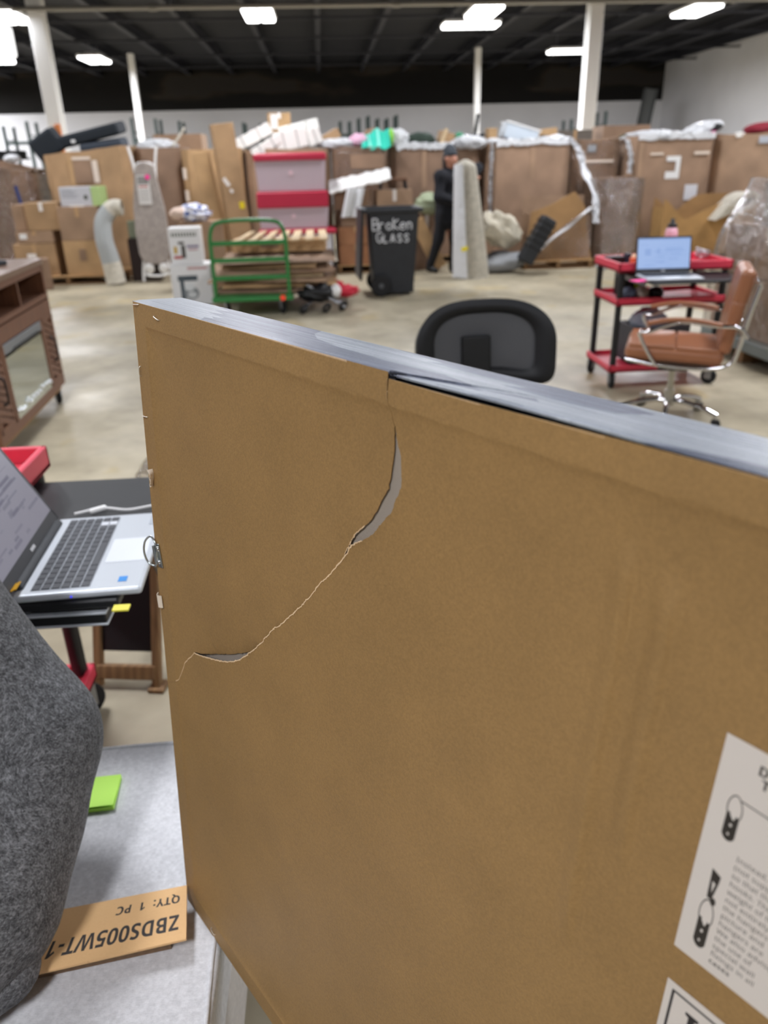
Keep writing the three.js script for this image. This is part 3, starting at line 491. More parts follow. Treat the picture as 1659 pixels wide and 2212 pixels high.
function smallBox(name, label, cat, size, pos, turn, m, r = 0.004, group) { const o = obj(name, rb(...size, r, 0, size[1] / 2, 0), m); o.position.set(...pos); o.rotation.y = turn; return tag(o, label, cat, group); }
smallBox('tape_dispenser', 'small dark dispenser on the corner of the cart top behind the blue laptop', 'dispenser', [0.035, 0.09, 0.05], [2.1, 0.787, -5.42], 0.2, M(0x22283a, 0.4));
smallBox('parts_box', 'open cream box of odds and ends on the red cart top', 'box', [0.2, 0.075, 0.12], [2.24, 0.787, -5.4], 0.1, M(0xe6cfa0, 0.7));
smallBox('marker_box', 'orange and red packet at the front of the red cart top', 'packet', [0.16, 0.08, 0.07], [2.14, 0.787, -5.24], -0.2, M(0xd8663a, 0.6));
smallBox('black_pouch', 'flat black pouch lying at the far left of the red cart top', 'pouch', [0.12, 0.07, 0.1], [2.03, 0.787, -5.46], 0.1, mats.black);
{
  const t = thing('wire_basket', 'bundle of wire and clear plastic at the right end of the cart top', 'wire bundle', [2.64, 0.787, -5.42]);
  for (let i = 0; i < 4; i++) obj('coil', put(new THREE.TorusGeometry(0.045, 0.006, 8, 28), 0, 0.06 + i * 0.012, 0, 1.2 + i * 0.2, i * 0.5), mats.zinc, t);
  obj('foot', rb(0.06, 0.025, 0.06, 0.006, 0, 0.0125, 0), mats.black, t);
}
smallBox('pink_note', 'bright pink paper at the left edge of the blue laptop', 'paper', [0.12, 0.003, 0.08], [1.99, 0.771, -4.86], 0.3, mats.pink, 0.001);
smallBox('red_folder', 'light red folder slanting on the middle tray under the blue laptop', 'folder', [0.4, 0.02, 0.24], [2.43, 0.591, -5.28], 0.3, M(0xe9808a, 0.5), 0.006);
for (const [i, x, m, lb] of [[0, 2.06, M(0x4b5568, 0.6), 'grey blue pouch on the middle tray of the right cart'], [1, 2.15, M(0x9b8d80, 0.6), 'beige bundle beside the grey pouch on the middle tray'], [2, 2.25, mats.black, 'black case on the middle tray below the blue laptop']]) tag(obj('tray_item', lump(0.05, 0.045, 0.07, x, 0.635, -5.22, 0.1, 2, i + 4, 16), m), lb, 'pouch');
{
  const t = thing('black_bin', 'dark open box hanging below the corner of the red cart top', 'box', [2.14, 0.591, -5.42]);
  obj('bin_body', tub(0.16, 0.2, 0.15, 0.15, 0.02), mats.black, t); obj('bin_label', rb(0.05, 0.05, 0.004, 0.001, 0.02, 0.09, 0.102), M(0xb8d43a, 0.6), t);
}
{
  const t = thing('black_crate', 'dark box with crumpled blue grey bag on the lower tray behind the leather seat', 'box', [2.3, 0.15, -5.3]);
  obj('crate_body', tub(0.4, 0.3, 0.26, 0.26, 0.03), M(0x35343a, 0.6), t); obj('crumpled_bag', lump(0.13, 0.1, 0.1, -0.05, 0.27, 0, 0.25, 3, 5, 24), M(0x8d96a4, 0.5), t);
}
// left cart and laptop
cart('red and black utility cart under the grey laptop', [-1.0, 0, -1.54], Math.PI / 2);
{
  const l = laptop('laptop', 'open grey laptop with dark keys between the seated person and the picture', [-0.504, 0.771, -1.43], Math.PI / 2 + 0.05, 0.345, 0.235, 0.47, page('#b6b4c6', '#5c5c7c', 9), 0.42, silver, true);
  l.userData.label = 'open grey laptop with dark keys between the seated person and the picture';
  obj('blue_sticker', rb(0.02, 0.0006, 0.016, 0.0002, -0.135, 0.0166, 0.078), M(0x2f8ad6, 0.4), l);
  obj('white_sticker', rb(0.05, 0.0006, 0.02, 0.0002, 0.13, 0.0166, 0.1), M(0xaab0b8, 0.4), l);
  obj('gold_sticker', rb(0.03, 0.002, 0.012, 0.0004, -0.15, 0.026, -0.112, -0.4), M(0xd9a21e, 0.35), l);
  obj('power_led', rb(0.004, 0.003, 0.002, 0.0005, -0.1735, 0.008, -0.01), M(0x2020ff, 0.4, { emissive: 0x3030ff, emissiveIntensity: 1.2 }), l);
}
{
  const t = thing('closed_tablet', 'closed black tablet with silver edges clipped under the grey laptop tray', 'tablet', [-0.57, 0.716, -1.38]);
  obj('case', rb(0.24, 0.026, 0.25, 0.004, 0, 0.013, 0), mats.black, t);
  for (const y of [0.001, 0.025]) obj('silver_edge', rb(0.246, 0.005, 0.256, 0.002, 0, y, 0), silver, t);
}
tag(obj('hang_tag', rb(0.03, 0.004, 0.02, 0.001, -0.405, 0.7735, -1.215), M(0xe6dc4a, 0.5)), 'yellow and white tag on the tray beside the grey laptop', 'tag');
{
  const t = thing('earphone_cable', 'white earphone cable lying behind the grey laptop keyboard', 'cable', [-0.55, 0.774, -1.66]);
  obj('cable', tube([[-0.06, 0.004, 0.02], [0, 0.006, 0], [0.06, 0.004, 0.012], [0.13, 0.004, -0.008], [0.2, 0.004, 0.01]], 0.003, 40), mats.white, t); obj('plug', rb(0.04, 0.01, 0.014, 0.004, -0.01, 0.006, 0.005, 0, 0.6), mats.white, t);
}
{ // chalk board on a wooden stand behind the left cart
  const t = thing('board_stand', 'small black board on a brown wooden easel stand beside the left cart', 'stand', [-0.7, 0, -2.02], -0.15);
  const lean = -0.36, post = (x) => rb(0.026, 0.62, 0.03, 0.004, x, 0.29, -0.11, lean);
  obj('post', post(-0.095), mats.oldwood, t); obj('post', post(0.095), mats.oldwood, t);
  obj('rail', rb(0.19, 0.045, 0.03, 0.004, 0, 0.05, -0.012, lean), mats.oldwood, t);
  obj('board', rb(0.17, 0.46, 0.012, 0.003, 0, 0.32, -0.128, lean), mats.black, t);
  for (const x of [-0.085, 0.085]) obj('back_leg', rod([x, 0.5, -0.2], [x + 0.01, 0.01, -0.36], 0.012), mats.oldwood, t);
  obj('foot', rb(0.05, 0.012, 0.06, 0.003, 0.1, 0.006, 0.0), mats.oldwood, t);
}
{
  const t = thing('power_cord', 'thin grey cord hanging down beside the black board stand', 'cord', [-0.56, 0, -2.0]);
  obj('cord', tube([[-0.05, 0.74, 0.2], [-0.01, 0.6, 0.1], [0.03, 0.4, 0.02], [0.02, 0.2, -0.02], [0.06, 0.05, -0.05], [0.1, 0.006, -0.1], [0.3, 0.006, -0.2]], 0.004, 60), M(0x6f6a60, 0.6), t);
}
{ // clear bag by the edge of the picture
  const t = thing('plastic_bag', 'crumpled clear plastic bag on the floor behind the hanging ring', 'bag', [-0.72, 0, -3.1]);
  obj('bag', lump(0.15, 0.2, 0.15, 0, 0.185, 0, 0.3, 2.6, 12, 36, true), mats.film, t);
}

// ---------------------------------------------------------------- fireplace television stand on a dolly
{
  const t = thing('television_stand', 'brown wooden fireplace television stand with slatted doors on a wheeled dolly', 'cabinet', [-1.85, 0, -4.75], 0.055);
  const oak = M(0x8c6249, 0.5, { map: woodTex }), oakTop = M(0xa58f82, 0.3, { map: woodTex }), dark = M(0x3d2a22, 0.6, { map: woodTex }), L = 1.36, D = 0.42, X = -D / 2, y0 = 0.13, y1 = 0.97;
  obj('top', rb(D + 0.02, 0.035, L + 0.03, 0.004, X, y1 - 0.0175, 0), oakTop, t);
  obj('top_rail', box(0.02, 0.04, L, -0.01, y1 - 0.055, 0), oak, t);
  obj('side_panel', box(D, y1 - y0 - 0.035, 0.03, X, (y0 + y1 - 0.035) / 2, -L / 2 + 0.015), oak, t); obj('side_panel', box(D, y1 - y0 - 0.035, 0.03, X, (y0 + y1 - 0.035) / 2, L / 2 - 0.015), oak, t);
  obj('back_panel', box(0.012, y1 - y0 - 0.035, L - 0.06, -D + 0.006, (y0 + y1 - 0.035) / 2, 0), dark, t);
  obj('shelf', box(D - 0.012, 0.03, L - 0.06, X + 0.006, 0.735, 0), oak, t); obj('base_rail', box(D, 0.05, L - 0.06, X, y0 + 0.025, 0), oak, t);
  obj('divider', box(D - 0.02, 0.155, 0.022, X, 0.828, -0.14), oak, t); obj('divider', box(D - 0.02, 0.155, 0.022, X, 0.828, 0.4), oak, t);
  obj('face_rail', box(0.02, 0.09, L - 0.06, -0.01, 0.665, 0), oak, t);
  const slat = metricUV(rb(0.012, 0.034, 0.25, 0.003)), short = metricUV(rb(0.012, 0.034, 0.2, 0.003));
  function door(z0, z1) {
    const w = z1 - z0, c = (z0 + z1) / 2, d = obj('door', [box(0.02, 0.44, 0.028, -0.008, 0.4, z0 + 0.014), box(0.02, 0.44, 0.028, -0.008, 0.4, z1 - 0.014), box(0.02, 0.03, w, -0.008, 0.605, c), box(0.02, 0.03, w, -0.008, 0.195, c), box(0.006, 0.42, w, -0.018, 0.4, c)], oak, t);
    for (let i = 0; i < 9; i++) sharedMesh('slat', metricUV(rb(0.012, 0.033, (w - 0.05) * 1.08, 0.003)), oak, d, -0.006, 0.23 + i * 0.043, c, -0.35, 0, 0);
    obj('handle', [tube([[0.002, 0.32, c + 0.0], [0.022, 0.33, c], [0.03, 0.4, c], [0.022, 0.47, c], [0.002, 0.48, c]], 0.006, 30), cyl(0.01, 0.01, 0.004, 0.004, 0.32, c, 0, 0, Math.PI / 2), cyl(0.01, 0.01, 0.004, 0.004, 0.48, c, 0, 0, Math.PI / 2)], mats.black, d);
  }
  door(-0.66, -0.42); door(0.4, 0.66);
  obj('mullion', box(0.02, 0.44, 0.03, -0.006, 0.4, -0.4), oak, t); obj('mullion', box(0.02, 0.44, 0.03, -0.006, 0.4, 0.375), oak, t);
  obj('fireplace_box', [box(0.012, 0.47, 0.75, -0.22, 0.4, -0.013), box(0.2, 0.012, 0.75, -0.12, 0.17, -0.013), box(0.2, 0.012, 0.75, -0.12, 0.63, -0.013)], mats.black, t);
  obj('glass', rb(0.006, 0.36, 0.745, 0.001, -0.004, 0.36, -0.013), M(0xb6bab0, 0.06, { metalness: 1 }), t);
  const v = obj('vent', rb(0.012, 0.055, 0.745, 0.002, -0.002, 0.585, -0.013), M(0x74777a, 0.4), t);
  obj('vent_slot', box(0.004, 0.018, 0.5, 0.006, 0.56, -0.05), mats.black, v);
  const gem = metricUV(put(new THREE.IcosahedronGeometry(0.011, 1))), gm = M(0xe8eef0, 0.08, { metalness: 0.6 }), rr = rng(8);
  for (let i = 0; i < 22; i++) sharedMesh('crystal', gem, gm, t, 0.002, 0.215 + rr() * 0.035, -0.36 + i * 0.033);
  const dl = obj('dolly', [box(0.08, 0.03, L - 0.1, -0.06, 0.114, 0), box(0.08, 0.03, L - 0.1, -D + 0.06, 0.114, 0)], mats.oldwood, t);
  for (const x of [-0.05, -D + 0.05]) for (const z of [-0.62, 0.62]) caster(t, x, z, 0.042, 0.1, 0.5);
}
smallBox('mouse', 'small dark mouse lying on top of the brown television stand', 'mouse', [0.07, 0.03, 0.11], [-2.03, 0.97, -5.08], 1.1, mats.charcoal, 0.014);
{
  const t = thing('pink_ball', 'bright pink ball with crumpled white paper on the television stand', 'ball', [-2.24, 0.97, -5.4]);
  obj('ball', put(new THREE.SphereGeometry(0.045, 20, 14), 0, 0.06, 0), mats.pink, t); obj('paper_base', lump(0.07, 0.022, 0.05, 0.03, 0.02, 0.03, 0.3, 3, 3, 16), mats.white, t);
}

// ---------------------------------------------------------------- chairs
{
  const t = thing('mesh_chair', 'black mesh office chair whose curved back shows above the picture', 'chair', [0.63, 0, -2.76], 0.1);
  const P = (k, a) => { const q = a * Math.PI * 2, c = Math.cos(q), s = Math.sin(q); return [Math.sign(c) * Math.pow(Math.abs(c), s > 0 ? 0.55 : 0.32) * 0.285 * k, 0.845 + Math.sign(s) * Math.pow(Math.abs(s), s > 0 ? 0.9 : 0.36) * (s > 0 ? 0.145 : 0.15) * k]; };
  const back = (k0, k1, a, b, dz) => { const [x, y] = P(lerp(k0, k1, b), a); return [x, y - 0.019 * x * x / 0.1 - 0.1 * Math.max(0, x) * smooth(0.9, 0.72, y), -0.24 + x * x * 0.9 - (y - 0.7) * 0.12 + dz + 0.01 * Math.sin(b * Math.PI)]; };
  obj('back_frame', sheet((a, b) => back(1, 0.76, a, b, 0), 90, 8, 0.03), M(0x0d0e12, 0.55), t);
  obj('mesh_panel', sheet((a, b) => back(0.8, 0.001, a, b, 0), 60, 10, 0.004), new THREE.MeshPhysicalMaterial({ color: 0x66676a, roughness: 0.9, transmission: 0.35, thickness: 0 }), t);
  obj('lumbar_plate', rb(0.12, 0.2, 0.02, 0.009, -0.03, 0.765, -0.222, -0.12), mats.black, t);
  obj('back_arm', tube([[-0.03, 0.68, -0.28], [0, 0.5, -0.28], [0, 0.42, -0.1], [0, 0.41, 0.05]], 0.025, 30), mats.black, t);
  obj('seat', rb(0.5, 0.08, 0.48, 0.035, 0, 0.47, 0.06), M(0x141519, 0.85), t);
  obj('gas_lift', [cyl(0.025, 0.025, 0.36, 0, 0.25, 0.04), cyl(0.04, 0.04, 0.1, 0, 0.12, 0.04)], mats.black, t);
  for (let i = 0; i < 5; i++) { const a = i * 1.2566 + 0.3, x = Math.sin(a) * 0.3, z = 0.04 + Math.cos(a) * 0.3; const b = obj('base_arm', rod([0, 0.1, 0.04], [x, 0.075, z], 0.022, 0.014), mats.black, t); obj('wheel', put(new THREE.CylinderGeometry(0.028, 0.028, 0.04, 16), x, 0.028, z, 0, a, Math.PI / 2), mats.rubber, b); }
}
{
  const t = thing('leather_chair', 'tan leather office chair with chrome frame and arms', 'chair', [2.06, 0, -4.4], -0.42);
  const tan = M(0x945f40, 0.38), ch = mats.chrome;
  // side profile in x (front is -x) and y
  const seatTop = (a, b) => [lerp(-0.27, 0.25, a), 0.492 - 0.05 * smooth(0.25, 0, a) + 0.008 * Math.sin(b * Math.PI) - 0.014 * Math.exp(-(((a - 0.55) / 0.04) ** 2)), lerp(-0.23, 0.23, b)];
  obj('seat', [rb(0.54, 0.085, 0.47, 0.035, -0.01, 0.445, 0, 0, 0, -0.04)], tan, t);
  obj('seat_pad', [rb(0.26, 0.03, 0.45, 0.013, -0.135, 0.489, 0, 0, 0, -0.02), rb(0.24, 0.03, 0.45, 0.013, 0.12, 0.48, 0, 0, 0, -0.05)], tan, t);
  const ba = -0.15;
  obj('backrest', [rb(0.07, 0.2, 0.44, 0.03, 0.265, 0.56, 0, 0, 0, ba * 0.7), rb(0.075, 0.15, 0.44, 0.03, 0.285, 0.69, 0, 0, 0, ba)], tan, t);
  obj('headrest', rb(0.085, 0.2, 0.43, 0.035, 0.306, 0.825, 0, 0, 0, ba * 1.1), tan, t);
  for (const s of [-1, 1]) {
    obj('side_frame', tube([[-0.27, 0.42, s * 0.245], [-0.1, 0.395, s * 0.25], [0.2, 0.39, s * 0.25], [0.295, 0.42, s * 0.25], [0.325, 0.52, s * 0.25], [0.345, 0.66, s * 0.25], [0.38, 0.85, s * 0.245]], 0.013, 60), ch, t);
    const a = obj('armrest', tube([[-0.1, 0.395, s * 0.265], [-0.17, 0.5, s * 0.27], [-0.205, 0.58, s * 0.275], [-0.16, 0.585, s * 0.275], [0, 0.645, s * 0.275], [0.2, 0.63, s * 0.275], [0.31, 0.625, s * 0.27], [0.36, 0.57, s * 0.255]], 0.011, 70), ch, t);
    obj('arm_pad', tube([[-0.17, 0.632, s * 0.275], [-0.05, 0.656, s * 0.275], [0.1, 0.655, s * 0.275], [0.22, 0.636, s * 0.275]], 0.014, 30), tan, a);
  }
  obj('cross_bar', [rod([0.378, 0.85, -0.245], [0.378, 0.85, 0.245], 0.012), rod([-0.26, 0.42, -0.245], [-0.26, 0.42, 0.245], 0.012)], ch, t);
  obj('mechanism', [rb(0.4, 0.03, 0.3, 0.008, 0, 0.385, 0), rb(0.18, 0.06, 0.12, 0.015, 0, 0.345, 0)], mats.black, t);
  obj('gas_lift', [cyl(0.02, 0.02, 0.26, 0, 0.25, 0), cyl(0.03, 0.034, 0.1, 0, 0.14, 0)], M(0xb0aca0, 0.3, { metalness: 0.8 }), t);
  for (let i = 0; i < 5; i++) { const a = i * 1.2566 + 1.2, x = Math.sin(a) * 0.3, z = Math.cos(a) * 0.3; const b = obj('base_arm', tube([[0, 0.12, 0], [x * 0.3, 0.125, z * 0.3], [x * 0.7, 0.105, z * 0.7], [x, 0.075, z]], 0.017, 24), ch, t); obj('wheel', put(new THREE.CylinderGeometry(0.027, 0.027, 0.045, 16), x, 0.027, z, 0, a + 0.4, Math.PI / 2), mats.rubber, b); obj('caster_stem', cyl(0.012, 0.012, 0.05, x, 0.06, z), ch, b); }
}

// ---------------------------------------------------------------- stretch-wrapped pallet at the right edge
{
  const t = thing('wrapped_pallet', 'stretch-wrapped brown cartons on a grey skid behind the leather chair', 'pallet', [3.72, 0, -5.75], 0.08);
  obj('skid', [rb(1.12, 0.1, 1.1, 0.02, 0, 0.14, 0)], M(0x77807f, 0.5), t);
  for (const z of [-0.45, 0, 0.45]) obj('runner', box(1.05, 0.09, 0.1, 0, 0.045, z), mats.oldwood, t);
  const rr = rng(11);
  for (const [w, h, d, x, y, z, m] of [[0.52, 0.42, 0.98, -0.26, 0.41, 0, mats.brown], [0.5, 0.42, 0.98, 0.27, 0.41, 0, mats.brown2], [0.98, 0.36, 0.5, 0, 0.81, 0.24, mats.brown3], [0.96, 0.36, 0.46, 0, 0.81, -0.26, mats.brown], [0.8, 0.3, 0.7, 0.08, 1.145, 0, mats.brown2]]) obj('carton', rb(w, h, d, 0.006, x, y, z), m, t);
  const film = (x0, y0, y1) => sheet((a, b) => { const ang = a * Math.PI * 2, k = Math.max(Math.abs(Math.cos(ang)), Math.abs(Math.sin(ang))), y = lerp(y0, y1, b), r = (0.555 + 0.02 * fbm(a * 9, b * 4, x0, 3) - 0.14 * smooth(0.7, 1.3, y) * b) / k; return [Math.cos(ang) * r, y, Math.sin(ang) * r * 0.97]; }, 96, 20, 0.0008);
  obj('stretch_film', film(1, 0.12, 1.32), mats.wrap, t);
  obj('film_fold', sheet((a, b) => [-0.57 + 0.12 * a * b - 0.03 * Math.sin(a * 5), lerp(1.3, 0.16, a), lerp(0.5, 0.62, b) - 0.25 * a * (1 - a) * b], 30, 8, 0.0015), mats.bag, t);
  obj('crumpled_top', lump(0.3, 0.12, 0.3, -0.14, 1.35, 0.1, 0.4, 3, 7, 28, true), mats.bag, t);
}

// ---------------------------------------------------------------- cartons, bulk boxes, pallets
function carton(label, [w, h, d], [x, y, z], turn, m, o = {}) {
  const t = thing(o.name || 'carton', label, o.category || 'box', [x, y, z], turn, o.group);
  if (o.tilt) t.rotation.set(o.tilt[0], turn, o.tilt[1], 'YXZ');
  obj('body', rb(w, h, d, 0.006, 0, h / 2, 0), m, t);
  if (o.tape !== false) obj('tape', [box(0.05, 0.002, d * 0.99, 0, h + 0.0005, 0), box(0.05, h * 0.3, 0.002, 0, h * 0.85, d / 2 + 0.0005)], o.tapeMat || M(0xbf9a70, 0.3), t);
  if (o.sticker) { const [sw, sh, sx, sy, sm] = o.sticker; obj('sticker', rb(sw, sh, 0.004, 0.001, sx, sy, d / 2 + 0.001), sm || mats.white, t); }
  return t;
}
function pallet(label, x, z, w, d, h = 0.12) {
  const t = thing('wooden_pallet', label, 'pallet', [x, 0, z]);
  const n = Math.round(d / 0.17), gb = metricUV(rb(w, 0.018, 0.1, 0.003)), gs = metricUV(box(0.045, h - 0.036, d)), gd = metricUV(rb(w, 0.018, 0.11, 0.003));
  for (let i = 0; i < n; i++) sharedMesh('deck_board', gb, mats.pine, t, 0, h - 0.009, -d / 2 + 0.05 + i * (d - 0.1) / (n - 1));
  for (const s of [-1, 0, 1]) sharedMesh('stringer', gs, mats.oldwood, t, s * (w / 2 - 0.03), h / 2, 0);
  for (const s of [-1, 0, 1]) sharedMesh('bottom_board', gd, mats.oldwood, t, 0, 0.009, s * (d / 2 - 0.06));
  return t;
}
// a bulk box: eight-sided wall of corrugated board with an uneven rim, open at the top
function bulkBox(label, palletLabel, x0, x1, zf, d, top, m, o = {}) {
  const w = x1 - x0, y0 = o.y0 ?? 0.125, t = thing('bulk_box', label, 'bulk box', [(x0 + x1) / 2, y0, zf - d / 2], o.turn || 0), H = top - y0, c = o.chamfer ?? 0.1, sd = o.seed || x0 * 3.1;
  const P = [[-w / 2 + c, d / 2], [w / 2 - c, d / 2], [w / 2, d / 2 - c], [w / 2, -d / 2 + c], [w / 2 - c, -d / 2], [-w / 2 + c, -d / 2], [-w / 2, -d / 2 + c], [-w / 2, d / 2 - c]];
  const L = P.map((p, i) => Math.hypot(P[(i + 1) % 8][0] - p[0], P[(i + 1) % 8][1] - p[1])), tot = L.reduce((a, b) => a + b, 0);
  const around = (a) => { let s = (a % 1) * tot; for (let i = 0; i < 8; i++) { if (s <= L[i] || i === 7) { const k = clamp(s / L[i]), q = P[(i + 1) % 8]; return [lerp(P[i][0], q[0], k), lerp(P[i][1], q[1], k), k, i]; } s -= L[i]; } };
  const rim = o.rim || 0.03, slope = o.slope || 0;
  const wall = (off, up) => sheet((a, b) => {
    const [px, pz, k, i] = around(a), bulge = Math.sin(k * Math.PI) * Math.sin(Math.min(1, b * 1.1) * Math.PI) * (i === 0 || i === 4 ? 0.022 : 0.002) + 0.006 * fbm(px * 3 + sd, b * 4, pz * 3, 2), r = Math.hypot(px, pz) || 1;
    const h = H + rim * fbm(px * 2.2 + sd, pz * 2.2, 5, 2) * 2 + slope * (px / w) + 0.02;
    return [px * (1 + (bulge + off) / r), b * (h - up), pz * (1 + (bulge + off) / r)];
  }, 96, 14, 0.012);
  obj('box_wall', wall(0, 0), m, t);
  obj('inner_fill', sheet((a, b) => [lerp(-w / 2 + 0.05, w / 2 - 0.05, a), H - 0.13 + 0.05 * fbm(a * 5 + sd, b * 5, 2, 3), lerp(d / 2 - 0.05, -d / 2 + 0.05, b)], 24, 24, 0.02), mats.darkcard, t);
  if (o.film) obj('stretch_film', wall(0.016, 0.004), mats.film, t);
  if (o.drape) obj('film_rim', sheet((a, b) => { const [px, pz] = around(0.005 + a * 0.36), r = Math.hypot(px, pz), h = H + rim * fbm(px * 2.2 + sd, pz * 2.2, 5, 2) * 2 + slope * (px / w) + 0.02; const q = b - 0.55; return [px * (1 + (0.03 + 0.02 * fbm(a * 30, b * 3, 1, 2)) / r), h + 0.035 * Math.cos(q * 3) - (b > 0.5 ? (b - 0.5) * 0.12 : 0) + 0.05 * fbm(a * 26, b * 4, sd, 3), pz * (1 + (0.03 - (b < 0.5 ? (0.5 - b) * 0.25 : 0)) / r)]; }, 140, 10, 0.001), mats.bag, t);
  if (o.seam) for (const s of o.seam) obj('seam_strip', rb(0.07, H * 0.96, 0.006, 0.002, s * w / 2, H * 0.48, d / 2 + 0.019), o.seamMat || mats.brown3, t);
  if (o.tapes) for (const [sx, sy, sw, sh, mm] of o.tapes) obj(mm ? 'sticker' : 'tape', rb(sw, sh, 0.005, 0.001, sx, sy - y0, d / 2 + 0.027), mm || M(0xe8d8c8, 0.15), t);
  if (palletLabel) pallet(palletLabel, (x0 + x1) / 2, zf - d / 2 + 0.02, w * 0.98, d * 0.98).rotation.y = o.turn || 0;
  return t;
}
const gloss = M(0xf2ece6, 0.15), greyPaper = M(0xd5d5da, 0.5);
bulkBox('film-wrapped brown bulk box at the far left edge behind the television stand', 'wooden pallet under the film-wrapped box at the left edge', -5.75, -4.14, -12.3, 1.1, 1.62, mats.brown2, { film: true, slope: -0.35 });
bulkBox('tan bulk box with a taped document pouch under the black foam seats', 'wooden pallet under the box with the document pouch', -4.02, -2.8, -12.45, 1.1, 1.72, mats.kraft, { slope: 0.1, seam: [-0.35], seamMat: mats.tan, tapes: [[-0.05, 1.46, 0.26, 0.3, mats.brown], [0.13, 1.46, 0.08, 0.3], [-0.05, 1.64, 0.26, 0.04]] });
bulkBox('dark brown bulk box behind the ironing board', 'wooden pallet under the box behind the ironing board', -2.76, -2.06, -12.7, 0.9, 1.74, mats.brown2, { rim: 0.01 });
bulkBox('light tan bulk box with an opened side next to the tall upright carton', 'wooden pallet under the light tan box', -2.03, -1.16, -12.4, 1.0, 1.7, mats.tan, { rim: 0.02, tapes: [[-0.4, 1.4, 0.05, 0.15], [-0.4, 1.1, 0.05, 0.15]], seam: [0.35], seamMat: mats.kraft });
bulkBox('brown bulk box heaped with white boxes behind the red totes', 'wooden pallet under the box heaped with white boxes', -1.1, 0.14, -12.45, 1.1, 1.68, mats.brown3, { rim: 0.02 });
bulkBox('film-wrapped brown bulk box below the turquoise towel', 'wooden pallet under the box with the turquoise towel', 0.18, 1.0, -12.4, 1.0, 1.68, mats.brown3, { film: true, tapes: [[0.1, 1.5, 0.5, 0.2, mats.brown]] });
bulkBox('brown bulk box with film along its rim behind the person', 'wooden pallet under the box behind the person', 1.04, 2.43, -12.6, 1.1, 1.68, mats.brown2, { drape: true, seam: [-0.25] });
bulkBox('brown bulk box with a pale centre seam behind the beige cushion', 'wooden pallet under the box with the pale centre seam', 2.52, 3.78, -12.4, 1.1, 1.7, mats.brown, { drape: true, seam: [0.05] });
bulkBox('film-wrapped upper carton box with a grey sticker beside the thick white column', null, 3.82, 4.56, -12.45, 0.9, 1.7, mats.brown3, { y0: 0.02, film: true, tapes: [[-0.1, 1.6, 0.13, 0.1, M(0x8d8f92, 0.5)], [0, 1.42, 0.5, 0.03]] });
bulkBox('shorter greyish film-wrapped bulk box in front of the thick white column', 'wooden pallet under the shorter film-wrapped box', 3.94, 4.62, -11.5, 0.85, 1.18, card(0xa48a76), { film: true, rim: 0.01, seam: [0.3], seamMat: card(0xb09682) });
bulkBox('large brown bulk box with a white bracket-shaped label', 'wooden pallet under the box with the white bracket label', 4.68, 6.0, -12.4, 1.1, 1.73, mats.brown, { drape: true, rim: 0.012, film: false, tapes: [[0.02, 1.43, 0.22, 0.07, mats.white], [0.095, 1.3225, 0.07, 0.145, mats.white], [0.02, 1.2, 0.22, 0.1, mats.white], [0.45, 1.5, 0.24, 0.04], [-0.25, 1.5, 0.2, 0.03], [0.35, 0.95, 0.2, 0.22, greyPaper]], seam: [-0.75] });
bulkBox('brown bulk box turned at an angle under the dark red pillow', 'wooden pallet under the angled box', 6.2, 7.4, -12.32, 1.0, 1.73, mats.brown3, { turn: -0.35, tapes: [[0.1, 1.66, 0.18, 0.1, M(0xb8bcc4, 0.3)]] });
carton('tall plain brown box standing behind the ironing board boxes', [0.78, 1.98, 0.7], [-2.32, 0, -14.4], 0, mats.brown3, { tape: false });
carton('plain brown box standing behind the angled bulk box near the corner', [0.8, 1.95, 0.6], [5.15, 0, -14.2], 0, mats.brown, { tape: false });
carton('dark grey box standing behind the thick white column', [0.6, 1.9, 0.4], [4.3, 0, -14.2], 0, M(0x6d655c, 0.8));
// white film strips hanging at the corners of the boxes
function filmStrip(label, pts, w, seed) {
  const c = new THREE.CatmullRomCurve3(pts.map((p) => V(...p)));
  const o = obj('film_strip', sheet((a, b) => { const p = c.getPoint(a), k = w * (0.6 + 0.6 * Math.abs(N3(a * 6, seed, 0))); return [p.x + (b - 0.5) * k, p.y + 0.02 * N3(a * 20, b * 3, seed), p.z + 0.02 * Math.sin(b * 16 + a * 24) + 0.05 * N3(a * 14, b * 7, seed)]; }, 60, 10, 0.002), mats.bag);
  tag(o, label, 'plastic film');
}
filmStrip('narrow white film strip hanging on the box corner just right of the person', [[2.56, 1.72, -12.39], [2.55, 1.4, -12.385], [2.55, 1.0, -12.385], [2.56, 0.7, -12.39]], 0.07, 1);
filmStrip('thick white film rope hanging down beside the pale-seam box', [[3.72, 1.74, -12.3], [3.84, 1.55, -12.22], [3.9, 1.3, -12.1], [3.92, 1.0, -11.6], [3.9, 0.75, -11.45], [3.9, 0.62, -11.4]], 0.13, 2);
filmStrip('short film strip between the upper wrapped carton and the bracket-label box', [[4.6, 1.7, -12.36], [4.66, 1.5, -12.32], [4.66, 1.25, -12.3]], 0.1, 3);

